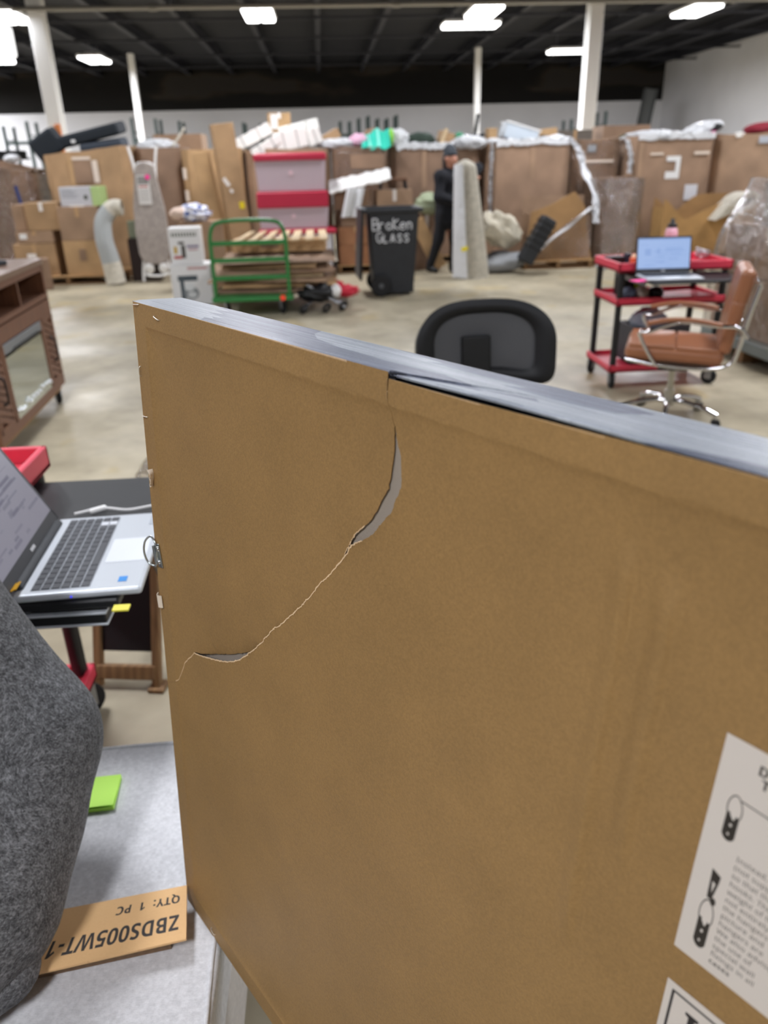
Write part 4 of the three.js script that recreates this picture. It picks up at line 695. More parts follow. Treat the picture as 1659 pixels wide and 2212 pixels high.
// ---------------------------------------------------------------- things heaped on the boxes
function soft(name, label, cat, size, pos, m, o = {}) { const g = lump(...size, 0, 0, 0, o.amp ?? 0.2, o.freq ?? 3, o.seed ?? pos[0] * 7, o.seg ?? 32, o.ridge ?? false), q = obj(name, g, m); q.position.set(...pos); if (o.rot) q.rotation.set(...o.rot, 'YXZ'); return tag(q, label, cat, o.group); }
const foamBlack = M(0x1a2128, 0.85);
{
  const t = thing('foam_block', 'black foam seat standing tilted on the bulk box, the left one', 'foam seat', [-4.03, 1.84, -12.9]);
  obj('cushion', rb(0.4, 0.34, 0.55, 0.05, 0, 0, 0, 0.1, 0.15, 0.55), foamBlack, t);
  const s = thing('foam_block', 'long black foam seat lying up against the white column foot', 'foam seat', [-3.38, 1.9, -12.98]);
  obj('cushion', rb(0.95, 0.17, 0.6, 0.05, -0.02, 0.06, 0, 0.1, 0, 0.2), foamBlack, s); obj('underside', rb(0.62, 0.16, 0.5, 0.04, 0.16, -0.1, 0.05, 0.1, 0, 0.1), M(0x3a414b, 0.85), s);
  obj('screw_plate', rb(0.06, 0.04, 0.01, 0.004, -0.22, -0.03, 0.3), mats.white, s);
}
{ const t = thing('black_grille', 'black ribbed grille lying on the film-wrapped box at the left', 'grille', [-4.6, 1.72, -12.8]); for (let i = 0; i < 9; i++) obj('slat', rb(0.03, 0.1, 0.3, 0.006, -0.2 + i * 0.05, 0, 0), mats.black, t); obj('frame', rb(0.5, 0.03, 0.32, 0.008, 0, -0.06, 0), mats.black, t); }
soft('plastic_bag', 'white crumpled plastic heap above the ironing board', 'bag', [0.28, 0.1, 0.22], [-2.45, 1.77, -12.95], mats.bag, { amp: 0.35, ridge: true });
soft('plastic_bag', 'small white plastic scrap on the film-wrapped box at the left edge', 'bag', [0.1, 0.05, 0.1], [-4.45, 1.66, -12.5], mats.bag, { amp: 0.35, ridge: true });
{ const o = obj('wooden_batten', rb(0.035, 0.42, 0.03, 0.004, 0, 0, 0, 0, 0, -0.7), mats.cream); o.position.set(-2.12, 1.86, -12.8); tag(o, 'pale batten leaning out of the dark box beside the white plastic', 'batten'); }
const stripe = M(0xb9b9b4, 0.6);
function whiteBox(label, [w, h, d], pos, tz, ry = 0) { const t = thing('white_box', label, 'box', pos, ry, 'white boxes on the heap'); t.rotation.z = tz; obj('body', rb(w, h, d, 0.008, 0, 0, 0), mats.foamwhite, t); for (const k of [-0.22, 0.2]) obj('tape', box(0.025, h + 0.004, d + 0.004, k * w, 0, 0), stripe, t); }
whiteBox('long white box slanting up beside the tall upright carton', [0.62, 0.16, 0.3], [-1.0, 1.86, -12.7], 0.42);
whiteBox('white box lying under the slanting long white box', [0.5, 0.13, 0.3], [-0.8, 1.74, -12.6], 0.5, 0.2);
whiteBox('broad white box in the middle above the red totes', [0.48, 0.26, 0.3], [-0.42, 1.82, -12.65], 0.18);
whiteBox('long white box lying across the top of the white heap', [0.6, 0.15, 0.3], [-0.3, 1.98, -12.95], 0.2);
whiteBox('white box at the right of the heap above the totes', [0.3, 0.22, 0.28], [-0.12, 1.84, -12.7], 0.35);
carton('small orange-brown box with white tape on top of the white heap', [0.34, 0.26, 0.2], [-0.6, 1.94, -13.1], 0.1, mats.tan, { tapeMat: gloss, sticker: [0.1, 0.2, -0.08, 0.14] });
carton('small brown box tipped over at the right of the white heap', [0.34, 0.13, 0.24], [0.16, 1.78, -12.9], 0.2, mats.kraft, { tilt: [0, 0.45], tape: false });
soft('foam_sheet', 'crumpled white foam sheet left of the turquoise towel', 'foam', [0.3, 0.08, 0.2], [0.3, 1.74, -12.7], mats.bag, { amp: 0.35, ridge: true });
{
  const t = thing('towel', 'turquoise checked towel hanging over the film-wrapped box', 'towel', [0.84, 1.7, -12.5]);
  obj('cloth', sheet((a, b) => [-0.22 + 0.42 * a, 0.02 + 0.2 * b * (0.5 + 0.5 * smooth(0, 0.5, a)) - 0.05 * (1 - b) + 0.02 * Math.sin(a * 14), 0.12 - 0.3 * b + 0.02 * Math.sin(a * 20)], 30, 16, 0.012), M(0x35c9b0, 0.8), t);
  for (const k of [0.25, 0.55]) obj('stripe', sheet((a, b) => [-0.22 + 0.42 * (k + 0.09 * a), 0.02 + 0.2 * b * (0.5 + 0.5 * smooth(0, 0.5, k)) - 0.05 * (1 - b) + 0.02 * Math.sin(k * 14) + 0.008, 0.13 - 0.3 * b + 0.02 * Math.sin(k * 20)], 4, 16, 0.008), M(0x8ee6d6, 0.8), t);
}
soft('pink_bag', 'pink and white bag left of the turquoise towel', 'bag', [0.13, 0.09, 0.12], [0.58, 1.79, -12.6], M(0xe6b7cf, 0.5), { amp: 0.25 });
soft('lime_strip', 'lime green cloth edge at the right of the turquoise towel', 'cloth', [0.035, 0.12, 0.08], [1.07, 1.82, -12.6], M(0x8fdc4a, 0.7), { amp: 0.15 });
soft('brown_scrap', 'brown cardboard scrap behind the turquoise towel', 'cardboard', [0.16, 0.12, 0.05], [0.82, 1.84, -12.9], mats.brown, { amp: 0.1 });
soft('plastic_bag', 'white plastic bag standing right of the turquoise towel', 'bag', [0.14, 0.12, 0.12], [1.18, 1.8, -12.7], mats.bag, { amp: 0.35, ridge: true });
soft('dark_cushion', 'dark green cushion sunk in the box right of the white plastic bag', 'cushion', [0.22, 0.11, 0.2], [1.55, 1.78, -12.9], M(0x2f3d33, 0.85), { amp: 0.1 });
carton('small brown carton tilted on the box above the person', [0.3, 0.15, 0.2], [1.95, 1.72, -12.9], 0.2, mats.kraft, { tilt: [0, -0.3], tape: false });
{ const o = obj('paper_tube', rod([0, 0, 0], [0.1, 0.24, 0], 0.03), mats.lightcard); o.position.set(1.82, 1.68, -12.7); tag(o, 'pale cardboard tube leaning on the small brown carton', 'tube'); }
soft('green_bag', 'small green and red bag above the person in the beanie', 'bag', [0.08, 0.07, 0.08], [2.14, 1.8, -12.85], M(0x3f8f68, 0.5), { amp: 0.2 });
{ const t = thing('chair_base', 'black chair base lying upside down on the box above the person', 'chair part', [2.34, 1.72, -12.95]); for (let i = 0; i < 4; i++) obj('arm', rod([0, 0.05, 0], [Math.cos(i * 1.5) * 0.2, 0.12, Math.sin(i * 1.5) * 0.2], 0.03), mats.black, t); obj('post', rod([0.05, 0.05, 0], [0.1, 0.4, 0], 0.028), mats.black, t); }
soft('plastic_bag', 'shiny silver plastic sheet heaped right above the person', 'bag', [0.24, 0.09, 0.2], [2.25, 1.72, -12.65], mats.bag, { amp: 0.35, ridge: true });
carton('small light tan carton between the chair base and the clear tote', [0.14, 0.2, 0.14], [2.64, 1.72, -12.9], 0.3, mats.tan, { tape: false });
soft('plastic_bag', 'small white bag in front of the light tan carton', 'bag', [0.1, 0.05, 0.1], [2.6, 1.72, -12.6], mats.bag, { amp: 0.35, ridge: true });
{ const t = thing('clear_tote', 'large clear plastic tote tilted on top of the pale-seam box', 'tote', [3.06, 1.82, -12.85]); t.rotation.z = -0.28; const mt = new THREE.MeshPhysicalMaterial({ color: 0xdfe6ec, roughness: 0.5, transmission: 0.45, thickness: 0 }); obj('body', tub(0.52, 0.4, 0.22, 0.11, 0.012), mt, t); obj('rim', [rb(0.56, 0.025, 0.03, 0.008, 0, 0.11, 0.2), rb(0.56, 0.025, 0.03, 0.008, 0, 0.11, -0.2)], mats.white, t); }
soft('black_bundle', 'black and white bundle right of the clear tote', 'bundle', [0.13, 0.07, 0.12], [3.45, 1.73, -12.75], mats.charcoal, { amp: 0.3 });
soft('plastic_bag', 'grey white plastic bag right of the black bundle', 'bag', [0.12, 0.07, 0.12], [3.62, 1.73, -12.7], mats.bag, { amp: 0.35, ridge: true });
carton('orange-tan carton behind the grey bag near the thick column', [0.34, 0.14, 0.2], [3.55, 1.76, -13.1], -0.1, mats.tan, { tilt: [0, 0.1] });
soft('plastic_film', 'wide heap of shiny film on the box with the bracket label', 'film', [0.45, 0.09, 0.3], [5.15, 1.73, -12.7], mats.bag, { amp: 0.35, ridge: true, seg: 44 });
soft('dark_cloth', 'dark olive cloth at the left corner of the bracket-label box', 'cloth', [0.2, 0.06, 0.15], [4.85, 1.74, -12.85], M(0x4b4a35, 0.8), { amp: 0.2 });
{ const t = thing('padded_mailer', 'large white and black padded mailer on the bracket-label box', 'mailer', [5.95, 1.8, -12.8]); t.rotation.z = 0.22; obj('pouch', lump(0.3, 0.1, 0.2, 0, 0.03, 0, 0.2, 3, 4, 30, true), mats.bag, t); obj('black_print', lump(0.12, 0.05, 0.1, 0.13, 0.02, 0.14, 0.2, 3, 5, 16), mats.black, t); obj('pink_tag', lump(0.035, 0.025, 0.03, 0.07, -0.04, 0.22, 0.1, 3, 6, 12), mats.pink, t); }
soft('paper_wad', 'small cream paper wad beside the dark red pillow', 'paper', [0.1, 0.05, 0.08], [6.4, 1.72, -12.5], mats.foamwhite, { amp: 0.25 });
{ const t = thing('red_pillow', 'dark red pillow with a yellow emblem on the angled box', 'pillow', [6.85, 1.8, -12.6]); obj('cover', lump(0.34, 0.11, 0.22, 0, 0, 0, 0.06, 2, 3, 30), M(0x7f1226, 0.8), t); obj('emblem', lump(0.05, 0.02, 0.03, 0.03, 0.06, 0.185, 0.05, 2, 1, 12), M(0xe0a426, 0.7), t); }

// ---------------------------------------------------------------- cartons standing before the boxes, left
pallet('wooden pallet under the two carton stacks at the left', -3.68, -11.95, 1.5, 0.85);
const dk = mats.brown2;
carton('bottom carton of the left stack with a plastic pouch on its front', [0.56, 0.44, 0.5], [-4.1, 0.12, -11.85], 0.05, mats.kraft, { sticker: [0.12, 0.06, -0.05, 0.28, gloss] });
carton('flat carton with a white sticker in the middle of the left stack', [0.5, 0.15, 0.48], [-4.06, 0.57, -11.85], 0.02, mats.brown3, { sticker: [0.1, 0.07, -0.15, 0.09] });
carton('upper carton of the left stack with shiny tape across', [0.44, 0.36, 0.45], [-3.92, 0.73, -11.85], 0.1, mats.kraft, { tapeMat: gloss });
carton('narrow carton squeezed at the far left of the left stack', [0.16, 0.34, 0.4], [-4.24, 0.73, -11.9], 0, mats.brown3, { tape: false });
carton('large carton with dark print at the bottom of the second stack', [0.56, 0.46, 0.5], [-3.4, 0.12, -11.85], -0.05, mats.tan, { sticker: [0.1, 0.16, -0.02, 0.27, mats.brown] });
carton('upper carton of the second stack beside the bent rug', [0.54, 0.44, 0.48], [-3.41, 0.585, -11.85], -0.03, mats.brown3);
{
  const t = thing('printed_box', 'grey white printed box with a green end on the second stack', 'box', [-3.38, 1.028, -11.85], -0.08);
  const tx = canvasTex(256, 128, (c, w, h) => { c.fillStyle = '#c9cad0'; c.fillRect(0, 0, w, h); c.fillStyle = '#8d909a'; for (let i = 0; i < 5; i++) c.fillRect(14, 18 + i * 12, 90 + (i * 37) % 60, 5); c.fillStyle = '#4c5046'; c.beginPath(); c.arc(212, 70, 17, 0, 7); c.fill(); });
  obj('body', rb(0.44, 0.25, 0.3, 0.006, -0.03, 0.125, 0), M(0xc3c4ca, 0.6), t);
  const f = put(new THREE.PlaneGeometry(0.43, 0.24), -0.03, 0.125, 0.1515); f.userData.keep = true; obj('front_print', f, M(0xffffff, 0.5, { map: tx, print: true }), t);
  obj('green_end', rb(0.12, 0.25, 0.3, 0.004, 0.252, 0.125, 0), M(0xb5cf8a, 0.6), t);
  obj('hanging_label', rb(0.2, 0.1, 0.004, 0.001, -0.02, -0.03, 0.19), mats.white, t);
}
carton('film-wrapped low carton on the floor behind the stand corner', [0.3, 0.4, 0.3], [-3.95, 0.0, -11.2], 0.3, mats.brown2, { tapeMat: gloss });
{ const o = obj('blue_strap', rb(0.05, 0.42, 0.02, 0.008, 0, 0, 0, 0, 0, 0.12), M(0x27376a, 0.6)); o.position.set(-4.32, 1.1, -12.1); tag(o, 'dark blue strap hanging on the film-wrapped box at the left edge', 'strap'); }
{ // bent rug roll
  const t = thing('rug_roll', 'grey and cream rug roll bent over against the second carton stack', 'rug', [-2.98, 0, -11.45]);
  const c = new THREE.CatmullRomCurve3([V(0.0, 0.02, 0.05), V(-0.03, 0.3, 0.03), V(-0.08, 0.6, 0), V(-0.06, 0.85, -0.06), V(0.08, 1.0, -0.1), V(0.2, 1.0, -0.12)]);
  const seg = (a0, a1) => sheet((a, b) => { const k = lerp(a0, a1, a), p = c.getPoint(k), tn = c.getTangent(k), s = V(-tn.y, tn.x, 0).normalize(), th = b * Math.PI * 2, r = 0.13 * (1 - 0.25 * k) * (1 + 0.06 * N3(k * 6, Math.cos(th), Math.sin(th))); return [p.x + s.x * Math.cos(th) * r, p.y + s.y * Math.cos(th) * r, p.z + Math.sin(th) * r * 0.9]; }, 30, 24, 0.012);
  obj('cream_end', seg(0, 0.2), mats.cream, t); obj('grey_body', seg(0.2, 0.74), M(0xb4b7b6, 0.9, { map: weaveTex }), t); obj('cream_tip', seg(0.74, 1), mats.cream, t);
}
smallBox('tin_can', 'grey green can between the bent rug and the ironing board', 'can', [0.12, 0.24, 0.12], [-2.72, 0.58, -11.75], 0, M(0x8a917a, 0.5), 0.02);
smallBox('dark_cabinet', 'dark wooden crate behind the feet of the ironing board', 'crate', [0.4, 0.58, 0.3], [-2.6, 0, -11.8], 0, M(0x2c1c18, 0.7));
smallBox('paint_jug', 'white and yellow jug beside the ironing board', 'jug', [0.14, 0.2, 0.14], [-2.46, 0.58, -11.7], 0, M(0xd9cf8a, 0.5), 0.03);
{ // ironing board
  const t = thing('ironing_board', 'beige ironing board standing upright with white legs', 'ironing board', [-2.4, 0, -11.45]);
  const pts = []; for (let i = 0; i <= 24; i++) { const a = i / 24 * Math.PI; pts.push([Math.cos(a) * 0.13, 1.42 + Math.sin(a) * 0.14]); } pts.push([-0.2, 1.0], [-0.215, 0.7], [-0.2, 0.4]); for (let i = 0; i <= 10; i++) { const a = Math.PI + i / 10 * Math.PI; pts.push([Math.cos(a) * 0.17, 0.32 + Math.sin(a) * 0.06]); } pts.push([0.2, 0.42], [0.215, 0.7], [0.2, 1.0]);
  obj('cover', put(ext(pts, 0.03, 0.012), 0, 0, 0, -0.08), M(0xb5aaa2, 0.9, { map: grainTex }), t);
  for (const s of [-1, 1]) { obj('leg', tube([[s * 0.13, 1.3, -0.12], [s * 0.15, 1.55, -0.14], [s * 0.19, 1.76, -0.16]], 0.017, 20), mats.white, t); obj('foot', tube([[s * 0.16, 0.34, -0.02], [s * 0.19, 0.15, 0.0], [s * 0.2, 0.02, 0.02]], 0.018, 20), mats.white, t); }
  obj('rest_bar', tube([[-0.15, 1.5, -0.14], [-0.08, 1.55, -0.13], [0.08, 1.55, -0.13], [0.15, 1.5, -0.14]], 0.012, 20), mats.white, t);
  obj('lower_bar', [tube([[-0.19, 0.13, 0], [-0.1, 0.1, 0.02], [0.1, 0.1, 0.02], [0.19, 0.13, 0]], 0.016, 20), lump(0.07, 0.08, 0.03, -0.1, 0.2, 0, 0.1, 2, 1, 14), lump(0.07, 0.08, 0.03, 0.1, 0.2, 0, 0.1, 2, 2, 14)], mats.white, t);
  const tx = canvasTex(128, 256, (c, w, h) => { c.fillStyle = '#d8d4cf'; c.fillRect(0, 0, w, h); c.fillStyle = '#8a8783'; c.fillRect(8, 10, 112, 70); c.fillStyle = '#b9706e'; c.fillRect(16, 90, 90, 16); c.fillStyle = '#9a9590'; for (let i = 0; i < 7; i++) c.fillRect(14, 124 + i * 16, 96, 6); });
  const f = put(new THREE.PlaneGeometry(0.17, 0.37), -0.03, 1.22, -0.046, -0.08); f.userData.keep = true; obj('care_card', f, M(0xffffff, 0.5, { map: tx, print: true }), t);
  obj('pink_dot', put(new THREE.CylinderGeometry(0.032, 0.032, 0.004, 20), 0.035, 1.38, -0.054, Math.PI / 2 - 0.08), mats.pink, t);
}
{ // two white appliance boxes
  const tx1 = canvasTex(256, 300, (c, w, h) => { c.fillStyle = '#e9e8e8'; c.fillRect(0, 0, w, h); c.fillStyle = '#6e7268'; for (let i = 0; i < 9; i++) c.fillRect(20 + i * 24, 34, 15, 34); c.fillStyle = '#c8a23a'; c.fillRect(30, 150, 28, 60); c.fillStyle = '#4c4742'; c.fillRect(70, 110, 50, 22); c.fillRect(92, 140, 34, 110); c.fillStyle = '#b6463c'; c.fillRect(24, 230, 70, 24); c.fillStyle = '#8b7f9a'; c.fillRect(140, 140, 100, 22); c.fillStyle = '#b98f96'; c.fillRect(150, 172, 80, 14); });
  const tx2 = canvasTex(256, 256, (c, w, h) => { c.fillStyle = '#e9e8e8'; c.fillRect(0, 0, w, h); c.fillStyle = '#c59a98'; c.fillRect(110, 12, 130, 16); c.fillStyle = '#46525a'; c.fillRect(40, 66, 130, 34); c.fillRect(52, 100, 26, 130); c.fillStyle = '#8d9296'; c.beginPath(); c.ellipse(120, 180, 50, 42, 0, 0, 7); c.fill(); c.fillStyle = '#dfe2e4'; c.beginPath(); c.ellipse(112, 140, 34, 26, 0, 0, 7); c.fill(); c.beginPath(); c.ellipse(124, 190, 30, 20, 0, 0, 7); c.fill(); });
  const ap = (label, w, h, d, x, y, z, r, tx) => { const t = thing('appliance_box', label, 'box', [x, y, z], r); obj('body', rb(w, h, d, 0.006, 0, h / 2, 0), mats.white, t); const f = put(new THREE.PlaneGeometry(w - 0.012, h - 0.012), 0, h / 2, d / 2 + 0.0012); f.userData.keep = true; obj('front_print', f, M(0xffffff, 0.5, { map: tx, print: true }), t); };
  ap('lower white appliance box with a dark coffee machine picture', 0.46, 0.46, 0.36, -1.6, 0, -9.55, 0.08, tx2);
  ap('upper white appliance box with red and yellow print', 0.36, 0.4, 0.3, -1.62, 0.46, -9.55, 0.05, tx1);
}
carton('brown carton standing behind the white appliance boxes', [0.55, 0.85, 0.4], [-1.6, 0, -10.7], 0.1, mats.brown3);
{ const t = thing('cloth_bag', 'blue and white patterned cloth bag on the carton behind the appliance boxes', 'bag', [-1.66, 0.95, -10.65]); const tx = dataTex(64, 64, (a, b) => (tileNoise(a, b, 6, 3, 2) > 0.5 ? [0.25, 0.33, 0.6] : [0.92, 0.92, 0.95]), true, 0.25); obj('cloth', lump(0.2, 0.11, 0.16, 0, 0, 0, 0.3, 2.4, 3, 30), M(0xffffff, 0.85, { map: tx }), t); obj('lining', lump(0.12, 0.08, 0.1, -0.18, 0, 0.05, 0.2, 3, 2, 20), M(0xd8bfae, 0.8), t); }
{ const t = thing('long_carton', 'tall narrow tan carton standing upright left of the red totes', 'box', [-1.16, 0, -11.75], 0.25); t.rotation.z = 0.085; obj('body', rb(0.3, 2.02, 0.22, 0.006, 0, 1.01, 0), mats.kraft, t); obj('tape', [box(0.05, 0.12, 0.004, -0.08, 1.3, 0.112, 0, 0, 0.5), box(0.04, 0.05, 0.004, -0.03, 1.18, 0.112, 0, 0, 0.5)], gloss, t); obj('yellow_sticker', rb(0.07, 0.09, 0.004, 0.001, 0.08, 0.98, 0.112), M(0xf0d81e, 0.5), t); }
carton('second narrow tan carton leaning beside the tall upright one', [0.24, 1.68, 0.2], [-1.5, 0, -11.9], 0.1, mats.tan, { tilt: [0, 0.1], tape: false });
// totes
{
  const clear = new THREE.MeshPhysicalMaterial({ color: 0xe6d3dc, roughness: 0.55, transmission: 0.35, thickness: 0 }), red = M(0xb81f3f, 0.45), wall = (w0, w1, d0, d1, h, y) => sheet((a, b) => { const s = a * 4, i = Math.min(3, Math.floor(s)), k = s - i, w = lerp(w0, w1, b) / 2, d = lerp(d0, d1, b) / 2, C = [[-w, d], [w, d], [w, -d], [-w, -d]], p = C[i], q = C[(i + 1) % 4]; return [lerp(p[0], q[0], k), y + h * b, lerp(p[1], q[1], k)]; }, 40, 4, 0.004);
  const tote = (label, w, d, h, lidH, lidW, x, y, z, m = clear) => { const t = thing('storage_tote', label, 'tote', [x, y, z]); obj('tub', [wall(w * 0.95, w, d * 0.95, d, h, 0), box(w * 0.94, 0.006, d * 0.94, 0, 0.003, 0)], m, t); obj('lid', [rb(lidW, lidH, d + 0.06, Math.min(0.02, lidH / 3), 0, h + lidH / 2, 0), rb(lidW - 0.1, 0.012, d - 0.06, 0.005, 0, h + lidH + 0.004, 0)], red, t); obj('latch_mark', put(new THREE.CylinderGeometry(0.03, 0.03, 0.006, 18), 0, h * 0.6, d / 2 + 0.003, Math.PI / 2), M(0xe9c9d2, 0.4), t); obj('contents', lump(w * 0.4, h * 0.38, d * 0.38, 0, h * 0.42, 0, 0.15, 2, x, 20), M(0xb7a6ae, 0.8), t); };
  tote('bottom wide storage tote with white sides and a thin red lid', 0.98, 0.6, 0.58, 0.07, 1.1, -0.38, 0, -11.85, new THREE.MeshPhysicalMaterial({ color: 0xe6e4ea, roughness: 0.6, transmission: 0.25, thickness: 0 }));
  tote('middle clear storage tote under the tall red lid', 0.99, 0.58, 0.27, 0.21, 1.0, -0.42, 0.664, -11.85);
  tote('top clear pinkish storage tote with a red lid', 0.97, 0.58, 0.38, 0.09, 1.0, -0.42, 1.156, -11.85);
}

// ---------------------------------------------------------------- green platform truck
{
  const t = thing('platform_truck', 'green platform truck with a railed handle loaded with flattened cardboard', 'truck', [-0.8, 0, -8.45]), g = mats.green, r = 0.02;
  const U = (x0, x1, y) => tube([[x0, 0.17, 0], [x0, 0.6, 0], [x0 + 0.01, 0.85, 0], [x0 + 0.05, 0.94, 0], [x0 + 0.13, 0.97, 0], [x1 - 0.13, 0.97, 0], [x1 - 0.05, 0.94, 0], [x1 - 0.01, 0.85, 0], [x1, 0.6, 0], [x1, 0.17, 0]], r, 90, false, 12);
  obj('handle_frame', U(-0.39, 0.39), g, t);
  for (const y of [0.76, 0.59, 0.41]) obj('handle_slat', rb(0.76, 0.045, 0.012, 0.004, 0, y, 0), g, t);
  obj('deck', rb(0.86, 0.05, 1.35, 0.01, 0, 0.195, -0.62), g, t);
  for (const x of [-0.3, 0.3]) for (const z of [-0.12, -1.15]) caster(t, x, z, 0.078, 0.17, 0.5);
  obj('reflector', put(new THREE.CylinderGeometry(0.03, 0.03, 0.01, 18), 0.32, 0.2, 0.06, Math.PI / 2), M(0xff4a30, 0.4), t);
}
{
  const rr = rng(21), ms = [mats.brown, mats.kraft, mats.brown2, mats.tan, mats.brown3, mats.lightcard];
  const where = ['lowest', 'second', 'third', 'fourth', 'fifth', 'sixth', 'uppermost'];
  for (let i = 0; i < 7; i++) {
    const o = thing('flat_cardboard', `flattened cardboard sheet on the green truck, ${where[i]} of the pile`, 'cardboard', [-0.62 + (rr() - 0.5) * 0.3 + (i > 3 ? 0.12 : 0), 0.222 + i * 0.052, -9.2 + (rr() - 0.5) * 0.1], (rr() - 0.5) * 0.3, 'flattened cardboard on the truck');
    const w = 0.86 + rr() * 0.5, d = 1.0 + rr() * 0.2, k = rr() * 6;
    obj('panel', sheet((a, b) => [lerp(-w / 2, w / 2, a), 0.022 + 0.02 * fbm(a * 2 + k, b * 2, i, 2) + 0.03 * Math.abs(a - 0.5) * Math.sin(k), lerp(d / 2, -d / 2, b)], 16, 10, 0.018), ms[i % 6], o);
    obj('fold', sheet((a, b) => [lerp(-w / 2, w / 2, a), 0.03 + 0.018 * fbm(a * 2 + k, b * 2, i, 2) - 0.03 * b, d / 2 + 0.05 * b], 10, 3, 0.01), ms[(i + 2) % 6], o);
  }
  carton('long printed tan carton on the flattened cardboard of the truck', [1.06, 0.13, 0.4], [-0.52, 0.59, -9.35], -0.05, mats.tan, { sticker: [0.2, 0.05, -0.1, 0.07, mats.brown2] });
  const g = metricUV(rb(0.09, 0.022, 0.75, 0.004));
  for (let i = 0; i < 7; i++) {
    const o = new THREE.Group(); o.name = numbered('bed_slat'); scene.add(o); tag(o, `pale pine bed slat on the truck's printed carton, ${['first', 'second', 'third', 'fourth', 'fifth', 'sixth', 'seventh'][i]} from the left`, 'slat', 'pine bed slats on the truck'); o.position.set(-0.92 + i * 0.15, 0.735, -9.35); o.rotation.set(0.05, -0.15 + i * 0.03, i < 3 ? 0.25 : 0.05, 'YXZ');
    sharedMesh('board', g, mats.lightcard, o, 0, 0.011, 0);
  }
}
{ // pushchair like tangle beside the truck
  const t = thing('folded_stroller', 'folded black and red stroller lying beside the green truck', 'stroller', [-0.05, 0, -8.7], 0.2);
  obj('seat_cloth', lump(0.24, 0.1, 0.2, -0.05, 0.2, 0, 0.25, 3, 2, 26), mats.black, t);
  obj('red_hood', [lump(0.16, 0.06, 0.1, 0.24, 0.2, 0.05, 0.35, 2.5, 4, 24), lump(0.08, 0.07, 0.08, 0.16, 0.24, 0.0, 0.35, 3, 6, 20)], M(0xc01f35, 0.7), t);
  obj('white_panel', lump(0.06, 0.07, 0.06, 0.12, 0.22, 0.12, 0.15, 3, 5, 16), mats.white, t);
  for (const [a, b] of [[[-0.3, 0.03, 0.15], [0.2, 0.3, -0.1]], [[-0.2, 0.3, 0.12], [0.2, 0.05, 0.2]], [[-0.3, 0.2, -0.1], [0.25, 0.08, 0.1]]]) obj('tube_frame', rod(a, b, 0.014), mats.steel, t);
  for (const [x, z] of [[-0.26, 0.2], [-0.02, 0.24], [0.18, 0.18]]) obj('wheel', put(new THREE.TorusGeometry(0.045, 0.018, 10, 24), x, 0.064, z, 0.5, 0.6), mats.rubber, t);
}
